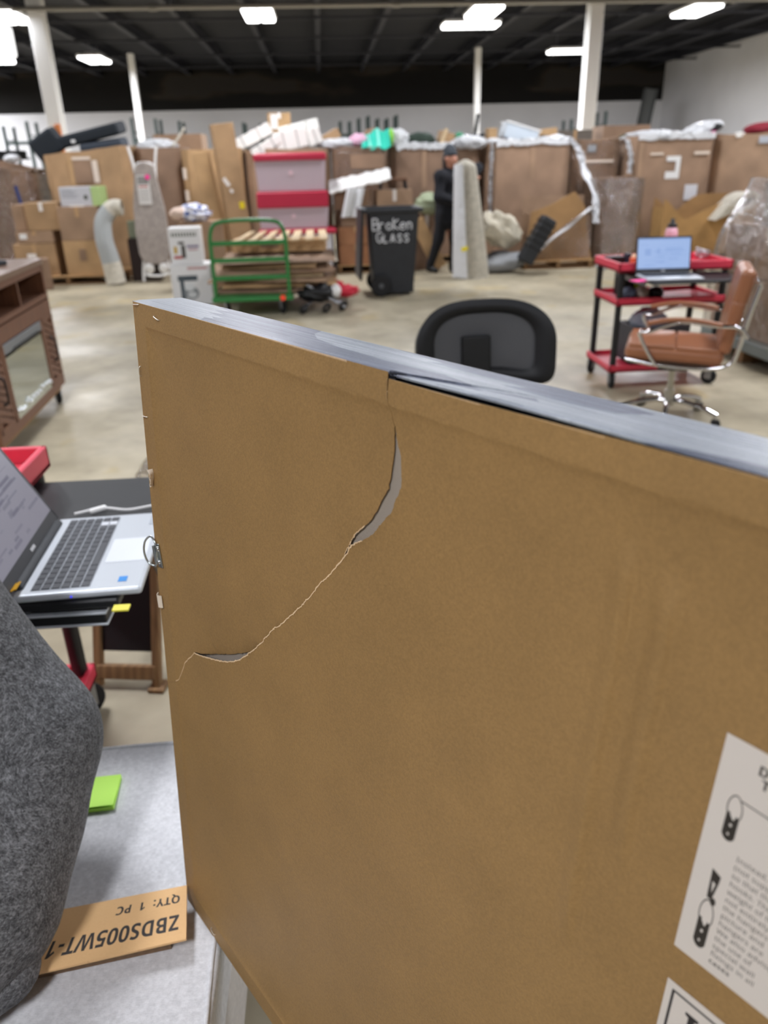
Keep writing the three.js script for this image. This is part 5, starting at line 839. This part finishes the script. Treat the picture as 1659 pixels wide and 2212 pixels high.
// ---------------------------------------------------------------- wheeled bin
{
  const t = thing('wheeled_bin', 'black wheeled bin hand-lettered Broken Glass', 'bin', [0.8, 0, -9.75], 0.05);
  const body = sheet((a, b) => { const s = a * 4, i = Math.min(3, Math.floor(s)), k = s - i, x0 = lerp(-0.235, -0.27, b), x1 = lerp(0.24, 0.3, b), d = lerp(0.2, 0.28, b), C = [[x0, d], [x1, d], [x1, -d], [x0, -d]], p = C[i], q = C[(i + 1) % 4]; const e = 0.012 * Math.sin(k * Math.PI); return [lerp(p[0], q[0], k), 0.03 + 0.93 * b, lerp(p[1], q[1], k) * (1 + e)]; }, 64, 10, 0.006);
  obj('body', [body, box(0.47, 0.02, 0.39, 0, 0.035, 0)], mats.charcoal, t);
  obj('rim', [rb(0.68, 0.05, 0.05, 0.015, 0.0, 0.975, 0.3), rb(0.68, 0.05, 0.05, 0.015, 0.0, 0.975, -0.3), rb(0.05, 0.05, 0.62, 0.015, 0.33, 0.975, 0), rb(0.06, 0.05, 0.62, 0.015, -0.33, 0.975, 0)], mats.charcoal, t);
  obj('lid', rb(0.035, 0.78, 0.6, 0.014, -0.385, 0.59, 0, 0, 0, -0.06), mats.blackplastic, t);
  obj('handle_bar', rod([-0.37, 0.985, -0.28], [-0.37, 0.985, 0.28], 0.018), mats.blackplastic, t);
  for (const z of [0.25, -0.25]) { const w = obj('wheel', put(lathe([[0.02, -0.025], [0.1, -0.022], [0.125, -0.03], [0.128, 0], [0.125, 0.03], [0.1, 0.022], [0.02, 0.025]], 32), -0.16, 0.128, z, Math.PI / 2), mats.rubber, t); obj('hub', put(new THREE.CylinderGeometry(0.03, 0.03, 0.06, 18), -0.16, 0.128, z, Math.PI / 2), M(0x55585c, 0.4), w); }
  obj('axle', rod([-0.16, 0.128, -0.25], [-0.16, 0.128, 0.25], 0.012), mats.steel, t);
  // brushed lettering as raised strokes of paint
  const L = { B: [[0, 0, 0, 1], [0, 1, .5, .95, .55, .75, .45, .55, 0, .5], [0, .5, .6, .45, .65, .15, .4, 0, 0, 0]], r: [[0, 0, 0, .6], [0, .4, .2, .6, .45, .55]], o: [[.25, 0, 0, .2, .05, .45, .3, .58, .5, .4, .48, .12, .25, 0]], K: [[0, 0, 0, 1], [.55, .9, 0, .45, .6, 0]], e: [[.02, .3, .5, .35, .4, .58, .1, .5, 0, .2, .25, 0, .5, .08]], n: [[0, 0, 0, .6], [0, .45, .25, .6, .45, .5, .48, 0]], G: [[.6, .85, .3, 1, 0, .7, 0, .3, .3, 0, .6, .2, .6, .45, .35, .45]], L: [[0, .75, 0, 0, .45, .02]], A: [[0, 0, .25, .75, .5, 0], [.1, .28, .4, .28]], S: [[.5, .62, .3, .75, .05, .6, .15, .42, .42, .32, .45, .1, .2, 0, 0, .1]] };
  const write = (word, x, y, s, adv) => { const g = []; [...word].forEach((ch, i) => { for (const st of L[ch]) { const p = []; for (let k = 0; k < st.length; k += 2) { const yy = y + st[k + 1] * s; p.push([x + i * adv + st[k] * s * 0.85, yy, 0.214 + (yy - 0.03) * 0.0865]); } g.push(tube(p, 0.0085, 24, false, 6)); } }); return g; };
  const mw = M(0xe4e6ea, 0.7); obj('lettering', write('BroKen', -0.25, 0.765, 0.125, 0.082), mw, t); obj('lettering', write('GLASS', -0.2, 0.625, 0.115, 0.082), mw, t);
}
// ---------------------------------------------------------------- behind the bin
pallet('wooden pallet under the carton stack behind the wheeled bin', 0.75, -12.0, 1.15, 0.6);
carton('reddish brown carton at the bottom of the stack behind the bin', [0.5, 0.28, 0.45], [0.45, 0.12, -11.95], 0.03, card(0xb07a55));
carton('second reddish carton of the stack behind the bin', [0.5, 0.24, 0.45], [0.46, 0.405, -11.95], -0.02, card(0xb8825c));
carton('third carton of the stack behind the bin', [0.46, 0.22, 0.42], [0.46, 0.65, -11.95], 0.05, mats.brown2);
carton('fourth carton of the stack left of the dark chair legs', [0.5, 0.26, 0.42], [0.42, 0.875, -11.95], -0.04, mats.brown);
carton('brown carton on the right of the stack behind the bin', [0.5, 0.5, 0.42], [1.02, 0.12, -11.95], 0, mats.brown2);
carton('flat brown carton lying on the right of that stack', [0.52, 0.5, 0.42], [1.02, 0.625, -11.95], 0.05, mats.brown3, { tapeMat: gloss });
{ const t = thing('padded_sheet', 'white padded plastic sheet draped over the carton stack behind the bin', 'plastic sheet', [0.55, 1.15, -11.75]); obj('sheet', sheet((a, b) => [lerp(-0.45, 0.42, a), lerp(0, 0.14, b) + 0.16 * a + 0.05 * fbm(a * 9, b * 5, 2, 3) - 0.09 * Math.abs(b - 0.5), 0.16 - 0.4 * b + 0.03 * N3(a * 8, b * 8, 3)], 50, 20, 0.02), M(0xeceae6, 0.4, { bumpMap: crinkle, bumpScale: 0.01 }), t); obj('hanging_film', sheet((a, b) => [-0.2 + 0.25 * a - 0.1 * b, 0.02 - 0.38 * b, 0.18 + 0.03 * Math.sin(a * 9)], 16, 16, 0.002), mats.bag, t); }
{ const t = thing('stool_legs', 'dark upturned stool with thin legs above the wheeled bin', 'stool', [1.02, 1.128, -11.9]); obj('seat', rb(0.4, 0.04, 0.3, 0.012, 0, 0.13, 0), M(0x6b4a34, 0.6), t); for (const [x, z] of [[-0.17, 0.12], [0.17, 0.12], [-0.17, -0.12], [0.17, -0.12]]) obj('leg', rod([x, 0.12, z], [x * 1.1, 0, z * 1.1], 0.016), mats.black, t); }
soft('green_pillow', 'pale green striped pillow beside the person', 'pillow', [0.2, 0.14, 0.12], [1.52, 0.92, -11.8], M(0xb9c4a2, 0.85, { map: weaveTex }), { amp: 0.25, freq: 2.2 });
carton('brown carton holding up the pale green pillow', [0.42, 0.78, 0.34], [1.5, 0, -12.0], 0.05, mats.brown2, { tapeMat: gloss });
{ const t = thing('long_carton', 'tan flat carton leaning over between the bin and the foam roll', 'box', [1.73, 0.0, -11.7]); t.rotation.z = 0.48; obj('body', rb(0.2, 0.75, 0.14, 0.006, -0.02, 0.44, 0), mats.tan, t); }
// ---------------------------------------------------------------- foam roll held by the person
{
  const t = thing('foam_roll', 'tall beige foam roll wrapped in film held by the person in black', 'foam roll', [2.0, 0, -10.85]);
  const side = sheet((a, b) => { const th = a * Math.PI * 2, r = lerp(0.245, 0.125, Math.pow(b, 1.2)) * (b > 0.94 ? Math.sqrt(Math.max(0.02, 1 - ((b - 0.94) / 0.06) ** 2)) : 1), g = 1 - 0.07 * Math.exp(-(((a - 0.3) / 0.03) ** 2)) - 0.05 * Math.exp(-(((a - 0.16) / 0.05) ** 2)); return [-0.11 * b + Math.cos(th) * r * g, 0.0 + 1.49 * b, Math.sin(th) * r * 0.8 * g]; }, 60, 40, 0.01);
  obj('foam', side, M(0xc9c2b2, 0.9, { map: grainTex }), t);
  obj('base', put(new THREE.CylinderGeometry(0.22, 0.22, 0.01, 30), 0, 0.006, 0), mats.cream, t);
  obj('film_edge', sheet((a, b) => { const k = a, r = lerp(0.26, 0.15, k), th = lerp(1.9, 3.0, b); return [-0.11 * k + Math.cos(th) * r * (1.03 + 0.06 * fbm(k * 9, b * 4, 3, 3)), 0.02 + 1.42 * k, Math.sin(th) * r * 0.85]; }, 50, 12, 0.002), mats.bag, t);
  obj('yellow_tag', rb(0.09, 0.05, 0.004, 0.001, -0.13, 0.4, 0.192, 0, -0.4, 0.3), M(0xf3e02a, 0.5), t);
}
// ---------------------------------------------------------------- right of the roll
soft('beige_cushion', 'beige folded cushion slumped right of the foam roll', 'cushion', [0.3, 0.22, 0.2], [2.5, 0.58, -11.35], M(0xd8cfba, 0.9, { map: grainTex }), { amp: 0.3, freq: 1.8, rot: [0, 0, -0.5], seg: 36 });
{ const t = thing('recliner_part', 'black ribbed seat part leaning by the beige cushion', 'seat part', [2.78, 0.16, -11.02]); t.rotation.z = -0.52; obj('panel', rb(0.2, 0.66, 0.26, 0.03, 0, 0.33, 0), mats.charcoal, t); for (let i = 0; i < 5; i++) obj('rib', rb(0.22, 0.03, 0.28, 0.012, 0, 0.22 + i * 0.09, 0), mats.black, t); }
soft('grey_mat', 'grey rolled mat lying on the floor under the beige cushion', 'mat', [0.34, 0.13, 0.2], [2.55, 0.14, -11.25], M(0x8c8e90, 0.8), { amp: 0.12, freq: 1.6, rot: [0, 0, 0.15] });
soft('black_bag', 'black bag on the floor behind the grey mat', 'bag', [0.22, 0.12, 0.2], [2.6, 0.13, -11.75], mats.black, { amp: 0.2 });
{ // torn open bulk box
  const t = thing('torn_box', 'torn tan bulk box with film hanging over its slanted front', 'bulk box', [3.4, 0.12, -11.5]);
  obj('front_panel', put(ext([[-0.5, 0], [-0.42, 0.66], [-0.12, 0.76], [0.2, 0.92], [0.36, 0.72], [0.42, 0.4], [0.5, 0]], 0.014, 0.002), 0, 0, 0, -0.05), card(0xbb9160), t);
  obj('side_panel', box(0.014, 0.6, 0.4, 0.46, 0.3, -0.2), mats.brown2, t); obj('side_panel', box(0.014, 0.64, 0.4, -0.46, 0.32, -0.2), mats.brown3, t); obj('back_panel', box(0.92, 0.86, 0.014, 0, 0.43, -0.4), mats.brown3, t);
  obj('film', sheet((a, b) => [lerp(-0.42, 0.46, a), 0.02 + (0.12 + 0.62 * a) * b, 0.05 + 0.03 * fbm(a * 6, b * 6, 1, 3)], 40, 24, 0.001), mats.film, t);
  obj('film_fold', sheet((a, b) => [lerp(-0.4, 0.4, a) + 0.03 * b, 0.06 + 0.6 * a + 0.07 * b, 0.075 + 0.03 * Math.sin(b * 6 + a * 12)], 40, 6, 0.002), mats.bag, t);
  pallet('wooden pallet under the torn tan box', 3.4, -11.72, 1.02, 0.6);
  soft('film_scrap', 'small crumpled film scrap on the floor at the torn box corner', 'film', [0.08, 0.05, 0.08], [3.98, 0.05, -11.2], mats.bag, { amp: 0.35, ridge: true });
}
{ // tan open box with a rug
  const t = thing('open_box', 'open ochre box with a dipped rim beside the pink bottle', 'box', [5.75, 0.12, -11.85]);
  const rim = (a) => 0.83 - 0.02 - 0.24 * Math.exp(-(((a - 0.22) / 0.16) ** 2)) - 0.1 * smooth(0.35, 0, a) * 0;
  obj('front_panel', sheet((a, b) => [lerp(-0.68, 0.76, a), b * (rim(a) - 0.18 * Math.exp(-(((a - 0.45) / 0.25) ** 2))), 0.015 * Math.sin(a * 9)], 50, 8, 0.012), card(0xc4985f), t);
  obj('back_panel', sheet((a, b) => [lerp(-0.66, 0.76, a), b * rim(a), -0.42], 50, 6, 0.012), card(0xb88d5a), t);
  obj('side_panel', box(0.012, 0.64, 0.42, -0.67, 0.32, -0.21), card(0xcfa468), t); obj('side_panel', box(0.012, 0.78, 0.42, 0.75, 0.39, -0.21), card(0xbc925c), t);
  obj('box_bottom', box(1.4, 0.012, 0.42, 0.04, 0.006, -0.21), mats.brown, t);
  pallet('wooden pallet under the open ochre box', 5.78, -12.0, 1.44, 0.55);
  const r = thing('rug_roll', 'cream rug roll poking out of the open ochre box', 'rug', [6.12, 0.82, -11.72]); r.rotation.z = 0.35;
  const el = (rx, ry, n = 30) => Array.from({ length: n }, (_, i) => [Math.cos(i / n * 6.2832) * rx, Math.sin(i / n * 6.2832) * ry]);
  obj('rolled_pile', put(ext(el(0.2, 0.105), 0.4, 0.006, [el(0.15, 0.06)]), 0.05, 0, -0.22), mats.cream, r);
  obj('inner_turn', put(ext([[-0.05, -0.02], [0.09, 0.02], [0.1, 0.045], [-0.06, 0.005]], 0.36, 0.004), 0.04, 0, -0.2), mats.cream, r);
  obj('tail', put(ext([[-0.4, -0.1], [-0.16, -0.09], [0.05, -0.1], [-0.05, 0.075], [-0.2, 0.02]], 0.36, 0.005), 0, 0, -0.24), mats.cream, r);
}
soft('film_bundle', 'bunched clear film above the wrapped pallet near the right edge', 'film', [0.3, 0.16, 0.2], [6.85, 1.0, -11.6], mats.bag, { amp: 0.4, ridge: true });
carton('brown carton under the bunched film near the right edge', [0.6, 0.86, 0.5], [6.95, 0, -11.7], 0.1, mats.brown3);

// ---------------------------------------------------------------- people: bodies meshed from smooth fields
function fieldMesh(bones, blend, cell, pad = 0.06) {
  const lo = V(1e9, 1e9, 1e9), hi = V(-1e9, -1e9, -1e9);
  for (const [a, b, ra, rb2] of bones) for (const [p, r] of [[a, ra], [b, rb2]]) { lo.min(V(p[0] - r - pad, p[1] - r - pad, p[2] - r - pad)); hi.max(V(p[0] + r + pad, p[1] + r + pad, p[2] + r + pad)); }
  const B = bones.map(([a, b, ra, r2]) => { const d = [b[0] - a[0], b[1] - a[1], b[2] - a[2]]; return [a, d, d[0] * d[0] + d[1] * d[1] + d[2] * d[2] || 1e-9, ra, r2]; });
  const f = (x, y, z) => { let s = 0; for (const [a, d, l, ra, r2] of B) { const px = x - a[0], py = y - a[1], pz = z - a[2], t = clamp((px * d[0] + py * d[1] + pz * d[2]) / l), qx = px - d[0] * t, qy = py - d[1] * t, qz = pz - d[2] * t, e = Math.sqrt(qx * qx + qy * qy + qz * qz) - lerp(ra, r2, t); if (e < blend * 8) s += Math.exp(-e / blend); } return s > 0 ? -Math.log(s) * blend : blend * 8; };
  const n = [0, 1, 2].map((k) => Math.ceil((hi.getComponent(k) - lo.getComponent(k)) / cell) + 1), [nx, ny, nz] = n, F = new Float32Array(nx * ny * nz), id = (i, j, k) => i + nx * (j + ny * k);
  for (let k = 0; k < nz; k++) for (let j = 0; j < ny; j++) for (let i = 0; i < nx; i++) F[id(i, j, k)] = f(lo.x + i * cell, lo.y + j * cell, lo.z + k * cell);
  const vid = new Int32Array(nx * ny * nz).fill(-1), pos = [];
  const E = [[0, 1], [2, 3], [4, 5], [6, 7], [0, 2], [1, 3], [4, 6], [5, 7], [0, 4], [1, 5], [2, 6], [3, 7]];
  for (let k = 0; k < nz - 1; k++) for (let j = 0; j < ny - 1; j++) for (let i = 0; i < nx - 1; i++) {
    const c = []; for (let q = 0; q < 8; q++) c.push(F[id(i + (q & 1), j + ((q >> 1) & 1), k + (q >> 2))]);
    let sx = 0, sy = 0, sz = 0, m = 0;
    for (const [a, b] of E) if ((c[a] < 0) !== (c[b] < 0)) { const t = c[a] / (c[a] - c[b]); sx += (a & 1) + t * ((b & 1) - (a & 1)); sy += ((a >> 1) & 1) + t * (((b >> 1) & 1) - ((a >> 1) & 1)); sz += (a >> 2) + t * ((b >> 2) - (a >> 2)); m++; }
    if (m) { vid[id(i, j, k)] = pos.length / 3; pos.push(lo.x + (i + sx / m) * cell, lo.y + (j + sy / m) * cell, lo.z + (k + sz / m) * cell); }
  }
  const idx = [], quad = (a, b, c, d, flip) => { if (a < 0 || b < 0 || c < 0 || d < 0) return; flip ? idx.push(a, c, b, a, d, c) : idx.push(a, b, c, a, c, d); };
  for (let k = 1; k < nz - 1; k++) for (let j = 1; j < ny - 1; j++) for (let i = 1; i < nx - 1; i++) {
    const s = F[id(i, j, k)] < 0;
    if (s !== F[id(i + 1, j, k)] < 0) quad(vid[id(i, j - 1, k - 1)], vid[id(i, j, k - 1)], vid[id(i, j, k)], vid[id(i, j - 1, k)], !s);
    if (s !== F[id(i, j + 1, k)] < 0) quad(vid[id(i - 1, j, k - 1)], vid[id(i - 1, j, k)], vid[id(i, j, k)], vid[id(i, j, k - 1)], !s);
    if (s !== F[id(i, j, k + 1)] < 0) quad(vid[id(i - 1, j - 1, k)], vid[id(i, j - 1, k)], vid[id(i, j, k)], vid[id(i - 1, j, k)], !s);
  }
  const g = new THREE.BufferGeometry(); g.setAttribute('position', new THREE.Float32BufferAttribute(pos, 3)); g.setIndex(idx);
  const nor = new Float32Array(pos.length), e = cell * 0.5;
  for (let i = 0; i < pos.length; i += 3) { const x = pos[i], y = pos[i + 1], z = pos[i + 2], v = V(f(x + e, y, z) - f(x - e, y, z), f(x, y + e, z) - f(x, y - e, z), f(x, y, z + e) - f(x, y, z - e)).normalize(); nor[i] = v.x; nor[i + 1] = v.y; nor[i + 2] = v.z; }
  g.setAttribute('normal', new THREE.Float32BufferAttribute(nor, 3));
  return g;
}
const skin = M(0xc58a72, 0.55);
function hand(o, w, dir, side, curl, thumbDir) {   // bones of a hand: w wrist, dir along the fingers, side across the palm
  const D = V(...dir).normalize(), S = V(...side).normalize(), Nn = D.clone().cross(S), at = (p, a, b, c) => [p[0] + D.x * a + S.x * b + Nn.x * c, p[1] + D.y * a + S.y * b + Nn.y * c, p[2] + D.z * a + S.z * b + Nn.z * c];
  for (let i = 0; i < 4; i++) { const b = -0.03 + i * 0.02, l = [0.066, 0.075, 0.07, 0.055][i]; const k0 = at(w, 0.085, b, 0), k1 = at(w, 0.085 + l * 0.5, b, -curl * 0.015), k2 = at(w, 0.085 + l * 0.85, b, -curl * 0.04), k3 = at(w, 0.085 + l * (1 - 0.3 * curl), b, -curl * 0.062); o.push([at(w, 0.02, b * 0.7, 0), k0, 0.012, 0.0105], [k0, k1, 0.0095, 0.009], [k1, k2, 0.009, 0.0082], [k2, k3, 0.0082, 0.0075]); }
  const s = thumbDir, t0 = at(w, 0.025, s * 0.025, 0), t1 = at(w, 0.06, s * 0.05, -0.012), t2 = at(w, 0.09, s * 0.06, -0.025); o.push([t0, t1, 0.013, 0.011], [t1, t2, 0.0105, 0.0085]);
}
{ // seated person at the left of the frame, seen from behind, leaning forward
  const t = thing('person', 'seated person in a heathered charcoal sweatshirt at the left of the bench', 'person', [0, 0, 0]);
  const hip = [-0.70, 0.62, -0.72], chest = [-0.78, 0.98, -0.93], neck = [-0.84, 1.14, -0.98], head = [-0.87, 1.27, -1.02];
  const shR = [-0.66, 1.03, -1.0], elR = [-0.5, 0.72, -0.93], wrR = [-0.66, 0.68, -1.08], shL = [-0.96, 1.05, -0.93], elL = [-1.04, 0.78, -0.95], wrL = [-0.92, 0.72, -1.1];
  const bones = [[neck, head, 0.055, 0.07], [head, [-0.87, 1.32, -1.0], 0.085, 0.088], [head, [-0.885, 1.25, -1.05], 0.06, 0.055], [[-0.885, 1.27, -1.1], [-0.885, 1.262, -1.125], 0.012, 0.012], [[-0.8, 1.28, -1.0], [-0.795, 1.29, -1.0], 0.018, 0.018], [[-0.945, 1.28, -1.0], [-0.95, 1.29, -1.0], 0.018, 0.018], [wrR, [-0.68, 0.675, -1.1], 0.026, 0.028], [wrL, [-0.9, 0.715, -1.12], 0.026, 0.028]];
  obj('body', fieldMesh([...bones, [chest, neck, 0.1, 0.055], [hip, chest, 0.1, 0.1], [elR, wrR, 0.03, 0.024], [elL, wrL, 0.03, 0.024], [shR, elR, 0.035, 0.03], [shL, elL, 0.035, 0.03], [shL, shR, 0.05, 0.05]], 0.012, 0.014), skin, t);
  const hb = []; hand(hb, [-0.68, 0.675, -1.1], [-0.5, -0.15, -0.85], [0.86, 0, -0.5], 0.6, 1); hand(hb, [-0.9, 0.715, -1.12], [0.2, -0.2, -0.95], [0.95, 0, 0.2], 0.6, 1);
  obj('hands', fieldMesh(hb, 0.004, 0.004, 0.02), skin, t);
  obj('hair', fieldMesh([[[-0.87, 1.33, -1.0], [-0.87, 1.3, -0.96], 0.095, 0.085], [[-0.87, 1.3, -0.96], [-0.85, 1.2, -0.94], 0.07, 0.05]], 0.015, 0.012), M(0x2b1d16, 0.7), t);
  const sweat = M(0xbdbfc4, 0.95, { map: heatherTex });
  const sw = [[hip, chest, 0.185, 0.165], [[-0.60, 0.66, -0.73], [-0.66, 0.9, -0.9], 0.13, 0.11], [[-0.66, 1.02, -1.02], [-0.49, 0.735, -0.93], 0.1, 0.1], [[-0.49, 0.715, -0.925], [-0.505, 0.655, -0.84], 0.1, 0.1], [[-0.505, 0.655, -0.84], [-0.51, 0.61, -0.74], 0.1, 0.095], [[-0.51, 0.61, -0.74], [-0.535, 0.605, -0.70], 0.095, 0.075], [[-0.53, 0.585, -0.685], [-0.8, 0.585, -0.68], 0.075, 0.08], [chest, neck, 0.15, 0.075], [shL, shR, 0.1, 0.1], [elR, wrR, 0.07, 0.045], [shL, elL, 0.085, 0.078], [elL, wrL, 0.075, 0.045]];
  obj('sweatshirt', fieldMesh(sw, 0.018, 0.012), sweat, t);
  obj('hem_band', fieldMesh([[[-0.475, 0.552, -0.69], [-0.56, 0.552, -0.62], 0.05, 0.05], [[-0.56, 0.552, -0.62], [-0.72, 0.55, -0.585], 0.05, 0.05], [[-0.72, 0.55, -0.585], [-0.88, 0.555, -0.64], 0.05, 0.05]], 0.012, 0.01), sweat, t);
  const kn = (x) => [[x, 0.585, -0.8], [x - 0.01, 0.62, -1.2], [x, 0.12, -1.27], [x, 0.05, -1.42]];
  const tr = []; for (const x of [-0.66, -0.86]) { const [a, b, c] = kn(x); tr.push([a, b, 0.085, 0.075], [b, c, 0.07, 0.055]); }
  obj('trousers', fieldMesh(tr, 0.015, 0.014), M(0x23262e, 0.9), t);
  for (const x of [-0.66, -0.86]) obj('shoe', fieldMesh([[[x, 0.05, -1.26], [x, 0.045, -1.42], 0.048, 0.042], [[x, 0.08, -1.26], [x, 0.05, -1.36], 0.045, 0.04]], 0.012, 0.01), mats.black, t);
}
{ // person walking behind the foam roll
  const t = thing('person', 'person in a grey beanie and dark coat walking behind the foam roll', 'person', [1.73, 0, -11.4], 0.75);
  // local: faces +z (towards the right and the camera once turned)
  const pel = [0, 0.86, 0], ch = [0, 1.2, 0.03], nk = [0, 1.38, 0.04], hd = [0, 1.5, 0.07], shL = [0.17, 1.29, 0.02], shR = [-0.17, 1.29, 0.02];
  const elL = [0.31, 1.38, 0.3], wrL = [0.06, 1.22, 0.36], elR = [-0.24, 1.03, 0.05], wrR = [-0.05, 0.95, 0.24];
  obj('body', fieldMesh([[nk, hd, 0.05, 0.06], [hd, [0, 1.55, 0.06], 0.075, 0.08], [hd, [0, 1.47, 0.1], 0.06, 0.05], [[0, 1.505, 0.145], [0, 1.49, 0.165], 0.011, 0.013], [[0, 1.455, 0.14], [0, 1.455, 0.142], 0.02, 0.02], [[0.075, 1.5, 0.06], [0.08, 1.51, 0.055], 0.014, 0.014], [[-0.075, 1.5, 0.06], [-0.08, 1.51, 0.055], 0.014, 0.014], [ch, nk, 0.09, 0.05], [pel, ch, 0.1, 0.1], [shL, shR, 0.05, 0.05], [shL, elL, 0.035, 0.03], [elL, wrL, 0.03, 0.022], [shR, elR, 0.035, 0.03], [elR, wrR, 0.03, 0.022], [pel, [0.09, 0.45, 0.04], 0.07, 0.05], [pel, [-0.1, 0.46, -0.08], 0.07, 0.05]], 0.012, 0.013), skin, t);
  const hb = []; hand(hb, wrL, [0, 0.2, 1], [-1, 0, 0], 0.5, 1); hand(hb, wrR, [0, 0.2, 1], [-1, 0, 0], 0.5, -1); obj('hands', fieldMesh(hb, 0.004, 0.004, 0.02), skin, t);
  for (const s of [-1, 1]) obj('eye', put(new THREE.SphereGeometry(0.009, 10, 8), s * 0.028, 1.515, 0.136), M(0x22201f, 0.3), t);
  obj('mouth', rb(0.04, 0.008, 0.008, 0.003, 0, 1.446, 0.152), M(0x9a4a48, 0.5), t);
  obj('hair', fieldMesh([[[0.06, 1.5, 0.02], [0.065, 1.38, 0.02], 0.03, 0.025], [[-0.06, 1.5, 0.02], [-0.065, 1.38, 0.02], 0.03, 0.025], [[0, 1.5, -0.01], [0, 1.4, -0.02], 0.06, 0.05]], 0.012, 0.01), M(0x3a2a22, 0.7), t);
  const hat = obj('beanie', fieldMesh([[[0, 1.575, 0.055], [0, 1.6, 0.045], 0.093, 0.085], [[0, 1.62, 0.04], [0, 1.655, 0.035], 0.055, 0.035]], 0.012, 0.009), M(0x4d5259, 0.95, { map: weaveTex }), t);
  obj('beanie_cuff', put(new THREE.TorusGeometry(0.086, 0.016, 10, 30), 0, 1.56, 0.057, Math.PI / 2 - 0.12), M(0x454a51, 0.95, { map: weaveTex }), hat);
  const navy = M(0x11131c, 0.85);
  obj('coat', fieldMesh([[ch, [0, 1.0, 0], 0.145, 0.15], [[0, 1.0, 0], [0, 0.74, -0.01], 0.15, 0.16], [shL, shR, 0.085, 0.085], [[0, 1.3, 0.02], [0, 1.37, 0.03], 0.09, 0.07], [shL, elL, 0.07, 0.062], [elL, wrL, 0.062, 0.05], [shR, elR, 0.07, 0.062], [elR, wrR, 0.062, 0.05]], 0.02, 0.014), navy, t);
  obj('red_shirt', fieldMesh([[[0.02, 1.22, 0.115], [0.02, 0.9, 0.13], 0.055, 0.06]], 0.01, 0.012), M(0x8a1226, 0.8), t);
  obj('trousers', fieldMesh([[[0.08, 0.8, 0], [0.1, 0.46, 0.08], 0.095, 0.075], [[0.1, 0.46, 0.08], [0.1, 0.1, 0.05], 0.072, 0.058], [[-0.09, 0.8, 0], [-0.1, 0.47, -0.06], 0.095, 0.075], [[-0.1, 0.47, -0.06], [-0.11, 0.12, -0.2], 0.072, 0.058]], 0.018, 0.014), M(0x14151b, 0.9), t);
  obj('boot', fieldMesh([[[0.1, 0.1, 0.04], [0.1, 0.05, 0.05], 0.055, 0.05], [[0.1, 0.045, 0.05], [0.1, 0.04, 0.17], 0.045, 0.038]], 0.012, 0.01), mats.black, t);
  obj('boot', fieldMesh([[[-0.11, 0.12, -0.21], [-0.11, 0.07, -0.22], 0.055, 0.05], [[-0.11, 0.065, -0.22], [-0.11, 0.045, -0.1], 0.045, 0.038]], 0.012, 0.01), mats.black, t);
}

renderer.render(scene, camera);
